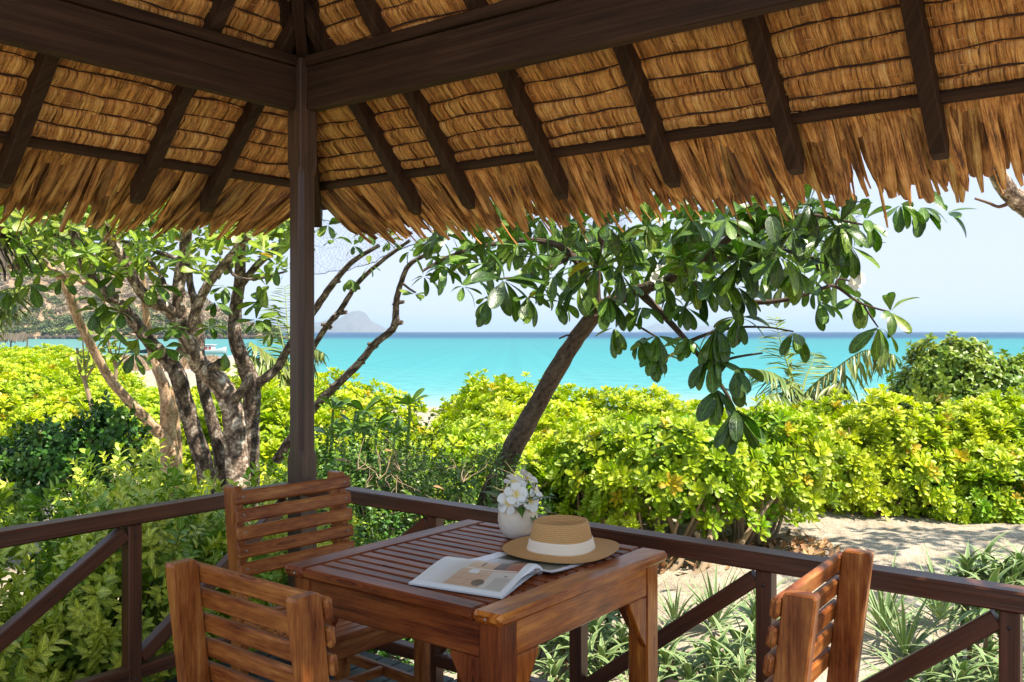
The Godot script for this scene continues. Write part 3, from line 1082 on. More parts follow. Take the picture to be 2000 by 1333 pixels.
func make_chair(label: String, where: Vector3, turn: float) -> Node3D:
	# faces +x; its back stands at x = 0
	var o := thing("slatted_chair", label, "chair", where, turn, "slatted wooden chairs round the table")
	var w = M.chair_timber
	var hz := 0.228
	for s in [-1.0, 1.0]:
		var side := [Vector2(0.0, 0.0), Vector2(0.055, 0.0), Vector2(0.075, 0.42), Vector2(0.025, 0.852), Vector2(0.018, 0.860), Vector2(-0.042, 0.860), Vector2(-0.046, 0.852), Vector2(0.005, 0.42)]
		part("back_post", slab_mesh(side, 0.036, 0.004), w, o, Transform3D(Basis(), Vector3(-0.03, 0, s * hz)))
		board("front_leg", Vector3(0.455, 0.0, s * hz), Vector3(0.455, 0.40, s * hz), 0.055, 0.036, w, o, Vector3.RIGHT)
		board("seat_rail", Vector3(0.046, 0.372, s * hz), Vector3(0.427, 0.372, s * hz), 0.06, 0.026, w, o)
		board("stretcher", Vector3(0.036, 0.15, s * hz), Vector3(0.427, 0.15, s * hz), 0.04, 0.022, w, o)
	board("front_rail", Vector3(0.455, 0.369, -hz + 0.019), Vector3(0.455, 0.369, hz - 0.019), 0.062, 0.024, w, o)
	board("back_rail", Vector3(0.012, 0.369, -hz + 0.019), Vector3(0.012, 0.369, hz - 0.019), 0.062, 0.024, w, o)
	board("cross_stretcher", Vector3(0.25, 0.152, -hz + 0.012), Vector3(0.25, 0.152, hz - 0.012), 0.034, 0.022, w, o)
	for k in 9:
		var x := 0.062 + k * 0.0505
		var y := 0.413 - 0.010 * sin(PI * k / 8.0)
		board("seat_slat", Vector3(x, y, -hz - 0.014), Vector3(x, y, hz + 0.014), 0.020, 0.042, w, o, Vector3.UP, 0.005)
	var sm := MB.new()
	sm.smooth = true
	sm.lathe([Vector2(0.0003, 0.0016), Vector2(0.0034, 0.0012), Vector2(0.0045, -0.001)], 8)
	var screw := sm.commit()
	var lean := Vector3(-0.05, 0.432, 0).normalized()
	for k in 5:
		var y := 0.824 - k * 0.0622
		var x := -0.03 + 0.075 + (y - 0.42) * (-0.05 / 0.432) + 0.011
		board("back_slat", Vector3(x, y, -hz - 0.026), Vector3(x, y, hz + 0.026), 0.047, 0.021, w, o, lean, 0.007)
		for s in [-1.0, 1.0]:
			part("screw", screw, M.steel, o, Transform3D(Basis(Vector3(0, 0, 1), -PI / 2 + 0.115), Vector3(x + 0.0105, y + 0.003, s * (hz - 0.004))))
	return o

func build_chairs() -> void:
	make_chair("slatted wooden chair beyond the table, its backrest against the corner post and left railing", spot(0.535, 0.485, 0), TURN - 4.0)
	make_chair("slatted wooden chair nearest the camera, seen from behind in front of the left railing", spot(1.527, 1.405, 0), TURN + 90.0 - 1.0)
	make_chair("slatted wooden chair at the right end of the table, turned sideways before the sea railing", spot(2.52, 0.573, 0), TURN + 180.0 + 3.0)

func build_table_things() -> void:
	var tw := spot(0, 0, 0)
	# vase
	var v := thing("round_vase", "round cream white ceramic vase holding white frangipani flowers", "vase", spot(1.482, 0.352, 0.7490), 10)
	v.scale = Vector3.ONE * 1.1
	var mb := MB.new()
	mb.smooth = true
	mb.tinted = true
	var prof := []
	var outer := [[0.0, 0.0], [0.028, 0.001], [0.040, 0.007], [0.052, 0.025], [0.0585, 0.05], [0.058, 0.070], [0.052, 0.088], [0.042, 0.100], [0.034, 0.106], [0.030, 0.107], [0.027, 0.104], [0.028, 0.09], [0.04, 0.06], [0.03, 0.02], [0.0, 0.012]]
	for q in outer:
		prof.append(Vector2(maxf(q[0], 0.0005), q[1]))
	mb.lathe(prof, 40)
	for k in mb.v.size():
		var h := clampf(mb.v[k].y / 0.107, 0, 1)
		var e := lumps.get_noise_3d(mb.v[k].x * 22.0, mb.v[k].y * 22.0, mb.v[k].z * 22.0) * 0.22
		mb.c[k] = Color(0.97, 0.96, 0.94).lerp(Color(0.86, 0.72, 0.53), smoothstep(0.42, 0.8, h + e))
	part("vase_body", mb.commit(), M.glaze, v)
	# flowers stand in the vase
	var f := thing("flower_bunch", "bunch of white frangipani with yellow centres and dark leaves in the vase", "flowers", spot(1.482, 0.352, 0.812), 10)
	f.scale = Vector3.ONE * 1.08
	var petal := MB.new()
	petal.smooth = true
	petal.tinted = true
	var pw := widths("spoon", 0.0150, 8)
	petal.blade(Transform3D(Basis(Vector3(0, 1, 0), 0.0), Vector3.ZERO), 0.038, pw, 0.28, 0.18, Color(1, 1, 1), Color(1, 1, 0.98), 0.0, 0.42)
	for k in petal.v.size():
		var t := Vector2(petal.v[k].x, petal.v[k].z).length() / 0.034
		petal.c[k] = Color(1.0, 0.72, 0.08).lerp(Color(1, 1, 1), smoothstep(0.12, 0.46, t))
	var pm := petal.commit()
	var heads := [[-0.034, 0.060, 0.034, -0.5, 0.45, 0.75], [0.006, 0.040, 0.048, 0.15, 0.25, 0.95], [0.042, 0.064, 0.026, 0.6, 0.5, 0.65], [-0.012, 0.086, 0.0, -0.1, 0.8, 0.5], [0.030, 0.098, 0.006, 0.35, 0.85, 0.4], [-0.048, 0.036, 0.018, -0.8, 0.1, 0.6], [0.05, 0.088, -0.02, 0.9, 0.5, 0.1]]
	var cam_x := Vector3(cos(deg_to_rad(-27.6)), 0, -sin(deg_to_rad(-27.6)))
	for h in heads:
		# laid out in view-like axes: right, up, towards the room
		var rot := Basis(Vector3.UP, deg_to_rad(27.6))
		var p: Vector3 = rot * Vector3(h[0], h[1], h[2]) + Vector3(0, 0.018, 0)
		var dir: Vector3 = (rot * Vector3(h[3], h[4], h[5])).normalized()
		var spin := rf(0, TAU)
		var stem := MB.new()
		stem.smooth = true
		stem.tube([Vector3(0, -0.01, 0), p * 0.5 + Vector3(0, 0.005, 0), p - dir * 0.006], [0.0022, 0.002, 0.002], 5)
		part("stem", stem.commit(), M.fine_leaf, f)
		for k in 5:
			part("petal", pm, M.petal, f, Transform3D(upright(dir, spin + TAU * k / 5.0, 1.0) * Basis(Vector3(0, 0, 1), 0.22), p))
	var lf := MB.new()
	lf.smooth = true
	lf.tinted = true
	lf.blade(Transform3D(), 0.095, widths("lance", 0.019, 8), 0.5, 0.25, Color(0.75, 0.85, 0.7), Color(1.3, 1.4, 1.1))
	var lm := lf.commit()
	for q in [[0.0, 2.3, 1.0], [1.0, 0.35, 0.9], [-0.55, 0.6, 0.95], [0.2, -0.55, 0.8], [2.2, 0.5, 1.0], [-1.6, 0.9, 0.9], [0.5, 1.6, 1.1], [-0.4, 1.5, 0.95], [2.9, 0.9, 1.1], [3.6, 1.5, 1.2]]:
		var a: float = q[0] + deg_to_rad(27.6)
		part("leaf", lm, M.tree_leaf, f, Transform3D(aim(Vector3(sin(a), q[1] * 0.7, cos(a))).scaled(Vector3.ONE * q[2]), Vector3(sin(a) * 0.026, 0.034, cos(a) * 0.026)))
	# hat
	var h := thing("straw_hat", "woven straw sun hat with a wide brim and a white ribbon band", "hat", spot(1.703, 0.428, 0.7505), 20)
	h.rotation_degrees.z = 0.6
	h.scale = Vector3(1, 0.93, 1)
	var hb := MB.new()
	hb.smooth = true
	var prof_h := []
	for q in [[0.040, 0.083], [0.052, 0.081], [0.060, 0.084], [0.066, 0.092], [0.070, 0.099], [0.0745, 0.1025], [0.0785, 0.1015], [0.081, 0.097], [0.0835, 0.088], [0.0865, 0.072], [0.090, 0.052], [0.0930, 0.035], [0.0955, 0.020], [0.0985, 0.0125], [0.104, 0.0095], [0.116, 0.0085], [0.132, 0.0085], [0.150, 0.0095], [0.163, 0.012], [0.1715, 0.0155], [0.1725, 0.0145], [0.1700, 0.0120]]:
		prof_h.append(Vector2(q[0], q[1]))
	prof_h.push_front(Vector2(0.018, 0.0855))
	prof_h.push_front(Vector2(0.0008, 0.0862))
	var rings := []
	var seg := 64
	for q in prof_h:
		var ring := []
		for k in seg:
			var a := -TAU * k / seg
			var oval := 1.0 + 0.035 * cos(2.0 * a)
			var wave := (sin(2.0 * a + 0.7) * 0.003 + sin(3.0 * a) * 0.0015) * smoothstep(0.11, 0.172, q.x)
			ring.append(Vector3(cos(a) * q.x * oval, q.y + wave, sin(a) * q.x / oval))
		rings.append(ring)
	rings.reverse()
	var base := hb.skin(rings, true)
	for r in rings.size():
		var run := 0.0
		for j in range(1, r + 1):
			run += prof_h[rings.size() - j].distance_to(prof_h[rings.size() - 1 - j])
		for k in seg + 1:
			hb.uv[base + r * (seg + 1) + k] = Vector2(float(k) / seg * 11.0, run * 22.0)
	part("hat_body", hb.commit(), M.straw, h)
	var rb := MB.new()
	rb.smooth = true
	var rr := []
	for q in [[0.0982, 0.0125], [0.0995, 0.0140], [0.0980, 0.022], [0.0962, 0.0235], [0.0970, 0.0250], [0.0955, 0.033], [0.0938, 0.0345], [0.0946, 0.036], [0.0930, 0.0460], [0.0912, 0.0470]]:
		var ring := []
		for k in seg:
			var a := -TAU * k / seg
			var oval := 1.0 + 0.035 * cos(2.0 * a)
			var off: float = q[0] + 0.0012
			var sag := sin(a * 3.0) * 0.0008
			ring.append(Vector3(cos(a) * off * oval, q[1] + sag, sin(a) * off / oval))
		rr.append(ring)
	rr.reverse()
	rb.skin(rr, true)
	part("ribbon_band", rb.commit(), M.ribbon, h)
	build_magazine()

func page_mesh(rows: Array, cols: int, thick: float) -> ArrayMesh:
	# rows of points along x; each row an array of Vector3
	var mb := MB.new()
	mb.smooth = true
	var m: int = rows[0].size()
	for r in rows.size():
		for k in m:
			mb.vert(rows[r][k], Vector2(float(k) / (m - 1), 1.0 - float(r) / (rows.size() - 1)))
	for r in rows.size() - 1:
		for k in m - 1:
			var a := r * m + k
			mb.face(a, a + 1, a + m + 1, Vector3.UP)
			mb.face(a, a + m + 1, a + m, Vector3.UP)
	return mb.commit()

func build_magazine() -> void:
	# lies open; its front page bulges towards the spine and curls over at the right end
	var o := thing("open_magazine", "open glossy magazine with a curling page lying before the hat on the table", "magazine", spot(1.725, 0.942, 0.7495), TURN)
	# local x along the table's front edge (page width), z towards the room; the spine lies at z = -0.24
	o.rotation_degrees.y = TURN + 9.5
	var w := 0.279
	var deep := 0.262
	for layer in 3:
		var rows := []
		for r in 13:
			var t := r / 12.0
			var ring := []
			for k in 17:
				var u := k / 16.0
				var z := -deep * t
				var y := 0.0012 * (3 - layer) + 0.019 * (pow(sin(PI * 0.5 * minf(t / 0.84, 1.0)), 1.6) if t < 0.84 else cos(PI * 0.5 * (t - 0.84) / 0.19)) * (1.0 if layer == 0 else 0.55 - layer * 0.12)
				var x := (u - 0.5) * w + t * (-0.028)
				if layer == 0:
					# the right end lifts and curls
					var c := smoothstep(0.60, 1.0, u) * smoothstep(0.25, 1.0, t)
					y += 0.012 * c
				ring.append(Vector3(x + layer * 0.002, y, z + layer * 0.002))
			if layer == 0:
				# the roll of the page at the right, near the spine
				var grow := smoothstep(0.3, 1.0, t)
				var last: Vector3 = ring[16]
				for j in 6:
					var a := (j + 1) / 6.0 * PI * 1.05 * grow
					ring.append(last + Vector3(sin(a) * 0.013, -0.013 * (1.0 - cos(a)), 0) * grow)
			rows.append(ring)
		if layer == 0:
			var top := []
			var roll := []
			for r in rows:
				top.append(r.slice(0, 17))
				roll.append(r.slice(16))
			part("front_page", page_mesh(top, 17, 0.0), M.page_front, o)
			part("rolled_edge", page_mesh(roll, 7, 0.0), M.paper, o)
		else:
			part("page", page_mesh(rows, 17, 0.0), M.paper, o)
	# the pages behind the spine
	for layer in 3:
		var rows := []
		for r in 9:
			var t := r / 8.0
			var ring := []
			for k in 9:
				var u := k / 8.0
				ring.append(Vector3((u - 0.5) * w + 0.022 + t * 0.02 - 0.05 * t * 0.0, 0.0008 + 0.0012 * (2 - layer) + 0.010 * pow(1.0 - t, 2.0), -deep + 0.02 - t * 0.17))
			rows.append(ring)
		part("back_page" if layer == 0 else "page", page_mesh(rows, 9, 0.0), M.page_back if layer == 0 else M.paper, o)

# ------------------------------------------------------------------ ground, sea, hills

func ground_height(x: float, d: float) -> float:
	# d metres ahead of the eye; the beach falls to the water, later on the left where the land reaches out
	var left := smoothstep(-0.24, -0.275, x / maxf(d, 14.0)) * smoothstep(-3.0, -4.5, x)
	var edge := lerpf(17.0, 62.0, left)
	var len := lerpf(30.0, 40.0, left)
	var y := GROUND - 1.75 * smoothstep(edge, edge + len, d) - 8.0 * smoothstep(edge + len * 0.8, edge + len * 4.0, d)
	y += lumps.get_noise_2d(x * 0.35, d * 0.35) * 0.10 * smoothstep(60.0, 20.0, absf(d)) * smoothstep(4.2, 7.0, d)
	y += lumps.get_noise_2d(x * 2.1 + 40.0, d * 2.1) * 0.035
	y += lumps.get_noise_2d(x * 5.0 + 7.0, d * 5.0) * 0.03 * smoothstep(20.0, 9.0, absf(d))
	return y

func build_terrain() -> void:
	var mb := MB.new()
	mb.smooth = true
	var nx := 170
	var nd := 190
	for j in nd + 1:
		var t := float(j) / nd
		var d := -40.0 + 46.0 * t * 2.0 if t < 0.5 else 6.0 + 0.055 * (exp((t - 0.5) * 2.0 * 7.4) - 1.0) + 22.0 * (t - 0.5)
		for i in nx + 1:
			var u := float(i) / nx * 2.0 - 1.0
			var x := 9.0 * u + 140.0 * pow(u, 5.0)
			mb.vert(Vector3(x, ground_height(x, d), -d))
	for j in nd:
		for i in nx:
			var a := j * (nx + 1) + i
			mb.face(a, a + 1, a + nx + 2, Vector3.UP)
			mb.face(a, a + nx + 2, a + nx + 1, Vector3.UP)
	struct(part("sandy_ground", mb.commit(), M.sand, self), "pale sandy ground running from the deck down to the beach")

func build_sea_and_hills() -> void:
	var mb := MB.new()
	mb.smooth = true
	mb.tinted = true
	# water over white sand, then over deeper beds: its own colour changes with its depth
	var deeps := [[30.0, lin(0.45, 0.58, 0.50)], [44.0, lin(0.30, 0.49, 0.45)], [54.0, lin(0.10, 0.38, 0.38)], [90.0, lin(0.055, 0.33, 0.345)], [180.0, lin(0.045, 0.295, 0.31)], [330.0, lin(0.042, 0.27, 0.29)], [420.0, lin(0.036, 0.235, 0.27)], [500.0, lin(0.02, 0.125, 0.21)], [700.0, lin(0.014, 0.08, 0.165)], [1500.0, lin(0.011, 0.065, 0.15)], [9000.0, lin(0.01, 0.06, 0.14)], [24000.0, lin(0.01, 0.06, 0.14)]]
	var ds := []
	for k in deeps.size() - 1:
		for j in 4:
			ds.append(lerpf(deeps[k][0], deeps[k + 1][0], j / 4.0))
	ds.append(24000.0)
	var nx := 48
	for d in ds:
		for i in nx + 1:
			var u := float(i) / nx * 2.0 - 1.0
			var wide = 160.0 + d * 1.5
			var x = u * wide
			var dd: float = d * (1.0 + lumps.get_noise_2d(x * 0.004, d * 0.01) * 0.08)
			# the bay on the left stays shallow and milky
			var c: Color = deeps[deeps.size() - 1][1]
			for k in deeps.size() - 1:
				if dd < deeps[k + 1][0]:
					c = deeps[k][1].lerp(deeps[k + 1][1], clampf((dd - deeps[k][0]) / (deeps[k + 1][0] - deeps[k][0]), 0, 1))
					break
			var bay := smoothstep(-0.22, -0.40, x / maxf(d, 60.0)) * smoothstep(900.0, 500.0, d)
			c = c.lerp(lin(0.16, 0.32, 0.27), bay * 0.8)
			var l := c.srgb_to_linear() * 0.82
			mb.vert(Vector3(x, SEA, -d), Vector2.ZERO, l)
	for j in ds.size() - 1:
		for i in nx:
			var a := j * (nx + 1) + i
			mb.face(a, a + 1, a + nx + 2, Vector3.UP)
			mb.face(a, a + nx + 2, a + nx + 1, Vector3.UP)
	struct(part("sea", mb.commit(), M.sea_water, self), "calm turquoise sea turning dark blue towards the horizon")
	headland()
	island("far_island", "hazy blue limestone island with a steep round peak on the horizon", 6500.0, 500.0, 760.0, [[500, 6], [560, 14], [600, 16], [630, 20], [650, 26], [665, 25], [680, 33], [692, 40], [700, 41], [708, 39], [713, 29], [722, 22], [735, 15], [748, 5], [753, 0]])
	island("faint_island", "faint low island on the horizon behind the hanging leaves", 9000.0, 1255.0, 1420.0, [[1255, 0], [1270, 10], [1282, 15], [1300, 13], [1320, 9], [1345, 6], [1370, 11], [1385, 14], [1400, 8], [1415, 0]])

func island(called: String, label: String, d: float, x0: float, x1: float, sky: Array) -> void:
	var mb := MB.new()
	mb.smooth = true
	var m := 90
	var rows := 16
	for r in rows + 1:
		var t := float(r) / rows
		for i in m + 1:
			var px := lerpf(x0, x1, float(i) / m)
			var h := 0.0
			for k in sky.size() - 1:
				if px >= sky[k][0] and px <= sky[k + 1][0]:
					h = lerpf(sky[k][1], sky[k + 1][1], (px - sky[k][0]) / (sky[k + 1][0] - sky[k][0]))
			var x := (px - 1000.0) / FOCAL * d
			var ridge := lumps.get_noise_2d(x * 0.012, 3.0) * 1.6 + lumps.get_noise_2d(x * 0.004, 9.0) * 2.5
			var top := maxf(0.0, h + ridge * minf(1.0, h / 8.0)) / FOCAL * d
			var prof := sin(PI * clampf(t, 0, 1))
			var z := d + (t - 0.5) * 900.0
			var rough := lumps.get_noise_2d(x * 0.008, z * 0.008) * 0.22
			var y := SEA - 3.0 + (top + 5.0) * pow(prof, 0.55) * (1.0 + rough * (1.0 - prof))
			mb.vert(Vector3(x, y, -z))
	for r in rows:
		for i in m:
			var a := r * (m + 1) + i
			mb.face(a, a + 1, a + m + 2, Vector3.UP)
			mb.face(a, a + m + 2, a + m + 1, Vector3.UP)
	struct(part(called, mb.commit(), M.island_rock, self), label)

func hill_height(x: float, d: float) -> float:
	# highest far to the left, running out in a low point towards the open sea
	var shore := 425.0 + lumps.get_noise_2d(x * 0.02, 1.0) * 14.0
	var bearing := x / d
	var along := smoothstep(-0.27, -0.56, bearing) * 50.0 + smoothstep(-0.245, -0.33, bearing) * 9.0
	var inland := smoothstep(shore, shore + 120.0, d)
	var land := smoothstep(-0.238, -0.262, bearing)
	var y := SEA - 1.5 + smoothstep(shore - 6.0, shore + 2.0, d) * 3.9 * land
	y += along * pow(inland, 0.7) + lumps.get_noise_2d(x * 0.022, d * 0.022) * 7.0 * inland * smoothstep(-0.26, -0.34, bearing)
	return y

func headland() -> void:
	var mb := MB.new()
	mb.smooth = true
	var nx := 110
	var nd := 46
	for j in nd + 1:
		for i in nx + 1:
			var x := lerpf(-420.0, -90.0, float(i) / nx)
			var d := lerpf(400.0, 620.0, float(j) / nd)
			mb.vert(Vector3(x, hill_height(x, d), -d))
	for j in nd:
		for i in nx:
			var a := j * (nx + 1) + i
			mb.face(a, a + 1, a + nx + 2, Vector3.UP)
			mb.face(a, a + nx + 2, a + nx + 1, Vector3.UP)
	struct(part("headland_hill", mb.commit(), M.hill_ground, self), "dry wooded headland hill across the bay on the left")
	# the wood on it: clumps of leaf sized faces
	var clump := MB.new()
	clump.smooth = true
	clump.tinted = true
	for k in 150:
		var dir := Vector3(rf(-1, 1), rf(-0.15, 1), rf(-1, 1)).normalized()
		var p := dir * rf(0.55, 1.0) * Vector3(1, 0.85, 1)
		var c := rf(0.6, 1.25)
		clump.blade(Transform3D(aim(dir + Vector3(rf(-.7, .7), rf(-.4, .7), rf(-.7, .7)), rf(0, TAU)), p), rf(0.22, 0.42), [0.03, 0.12, 0.13, 0.02], 0.3, 0.2, Color(c, c, c), Color(c, c, c))
	var cm := clump.commit()
	var where := []
	var tints := []
	for k in 3600:
		var x := -96.0 - 240.0 * pow(rng.randf(), 0.9)
		var t := pow(rng.randf(), 1.3)
		var d := 424.0 + 130.0 * t
		var y := hill_height(x, d)
		if y < SEA + 1.6:
			continue
		var dry := lumps.get_noise_2d(x * 0.03 + 11.0, d * 0.03) + t * 2.2 - 0.15 + rf(-0.25, 0.25)
		if dry > 0.2 and rng.randf() < 0.45:
			continue
		var s := rf(1.3, 3.6) * (1.0 if dry < 0.2 else 0.75)
		var c := Color(0.11, 0.15, 0.045).lerp(Color(0.22, 0.25, 0.07), rng.randf())
		if dry > 0.2:
			c = Color(0.44, 0.34, 0.24).lerp(Color(0.31, 0.27, 0.13), rng.randf())
		where.append(Transform3D(Basis(Vector3.UP, rf(0, TAU)).scaled(Vector3(s, s * rf(0.8, 1.2), s)), Vector3(x, y + s * 0.15, -d)))
		tints.append(c)
	tag(scatter("hillside_trees", cm, M.wood_far, self, where, tints), "dry brown and green wood covering the headland hill", "trees")
	# rocks along its shore
	var rk := MB.new()
	rk.smooth = false
	var rings := []
	for r in 5:
		var ring := []
		for k in 7:
			var a := -TAU * k / 7.0
			var rr := sin(PI * (0.06 + 0.88 * r / 4.0)) * rf(0.8, 1.15)
			ring.append(Vector3(cos(a) * rr, -cos(PI * r / 4.0) * 0.7, sin(a) * rr))
		rings.append(ring)
	rk.skin(rings)
	var rw := []
	var rt := []
	for k in 500:
		var x := rf(-300, -104)
		var d := 424.0 + lumps.get_noise_2d(x * 0.02, 1.0) * 14.0 + rf(-5, 1)
		var s := rf(0.5, 1.7)
		rw.append(Transform3D(Basis(Vector3(rf(-1, 1), 1, rf(-1, 1)).normalized(), rf(0, TAU)).scaled(Vector3(s * 1.4, s, s)), Vector3(x, SEA + rf(0.0, 1.0), -d)))
		rt.append(Color.WHITE)
	tag(scatter("shore_rocks", rk.commit(), M.shore_rock, self, rw, rt), "dark broken rocks along the foot of the headland", "rocks")

# ------------------------------------------------------------------ trees

func leaf_mesh(ln: float, half: float, kind: String, droop: float, fold: float, edge: Color, rib: Color, wave := 0.0, rows := 7) -> ArrayMesh:
	var mb := MB.new()
	mb.smooth = true
	mb.tinted = true
	mb.blade(Transform3D(), ln, widths(kind, half, rows), droop, fold, edge, rib, wave)
	return mb.commit()

func tints(base: StandardMaterial3D, list: Array) -> Array:
	var out := []
	for c in list:
		var m: StandardMaterial3D = base.duplicate()
		m.albedo_color = c
		out.append(m)
	return out

func rosette(count: int, ln: float, half: float, kind: String, open0: float, open1: float, droop: float, rows := 6, dark := Color(0.8, 0.8, 0.8)) -> ArrayMesh:
	# leaves round an upright tip, the inner ones steeper and shorter; open angles from the axis in radians
	var mb := MB.new()
	mb.smooth = true
	mb.tinted = true
	for k in count:
		var t := float(k) / (count - 1)
		var az := k * 2.4 + rf(-0.25, 0.25)
		var tilt := lerpf(open0, open1, t) + rf(-0.12, 0.12)
		var dir := Vector3(sin(az) * sin(tilt), cos(tilt), cos(az) * sin(tilt))
		var l := ln * lerpf(0.62, 1.0, minf(1.0, t * 1.6)) * rf(0.88, 1.1)
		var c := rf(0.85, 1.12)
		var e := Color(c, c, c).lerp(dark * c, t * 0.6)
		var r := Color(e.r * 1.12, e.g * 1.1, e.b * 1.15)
		# the upper side faces the axis
		var z := dir
		var x := Vector3.UP.cross(z).normalized()
		var y := z.cross(x)
		mb.blade(Transform3D(Basis(x, y, z) * Basis(Vector3(0, 0, 1), rf(-0.3, 0.3)), Vector3(0, -0.02 * t, 0) + dir * 0.008), l, widths(kind, half * l / ln, rows), droop + rf(-0.1, 0.15), 0.16, e, r)
	return mb.commit()

# a spray of big leaves at the end of a twig; the leaves are parts of the tree
func spray(tree: Node3D, tip: Vector3, dir: Vector3, size: float, count: int, meshes: Array, mats: Array, hang := 0.35) -> void:
	for k in count:
		var az := k * 2.4 + rf(-0.4, 0.4)
		var tilt := rf(0.65, 1.5)
		var b := upright(dir, az, 1.0)
		var d := (b * Vector3(sin(tilt), cos(tilt), 0)).normalized()
		d = (d + Vector3.DOWN * hang * rf(0.5, 1.3)).normalized()
		var s := size * rf(0.78, 1.18)
		var o := part("leaf", meshes[rng.randi() % meshes.size()], mats[rng.randi() % mats.size()], tree, Transform3D(aim(d, rf(-0.7, 0.7)).scaled_local(Vector3(s, s, s)), tip + d * 0.01))
		o.set_meta("_l", true)

# keeps the leaves that show largest as parts and gathers the others by mesh and tint
func few_leaves(o: Node3D, most: int) -> void:
	var all := []
	for c in o.get_children():
		if c.has_meta("_l"):
			all.append(c)
	all.sort_custom(func(a, b): return a.basis.z.length() / -a.position.z > b.basis.z.length() / -b.position.z)
	var rest := {}
	for k in range(most, all.size()):
		var c: MeshInstance3D = all[k]
		if not rest.has(c.mesh):
			rest[c.mesh] = []
		rest[c.mesh].append(c)
	var n := 0
	for m in rest:
		var w := []
		var t := []
		for c in rest[m]:
			w.append(c.transform)
			var v := rf(0.75, 1.5)
			t.append(Color(v, v, v))
			o.remove_child(c)
			c.free()
		scatter("far_leaves" if n == 0 else "far_leaves_%03d" % n, m, M.tree_leaf if o.name.begins_with("leaning") else M.left_leaf, o, w, t)
		n += 1

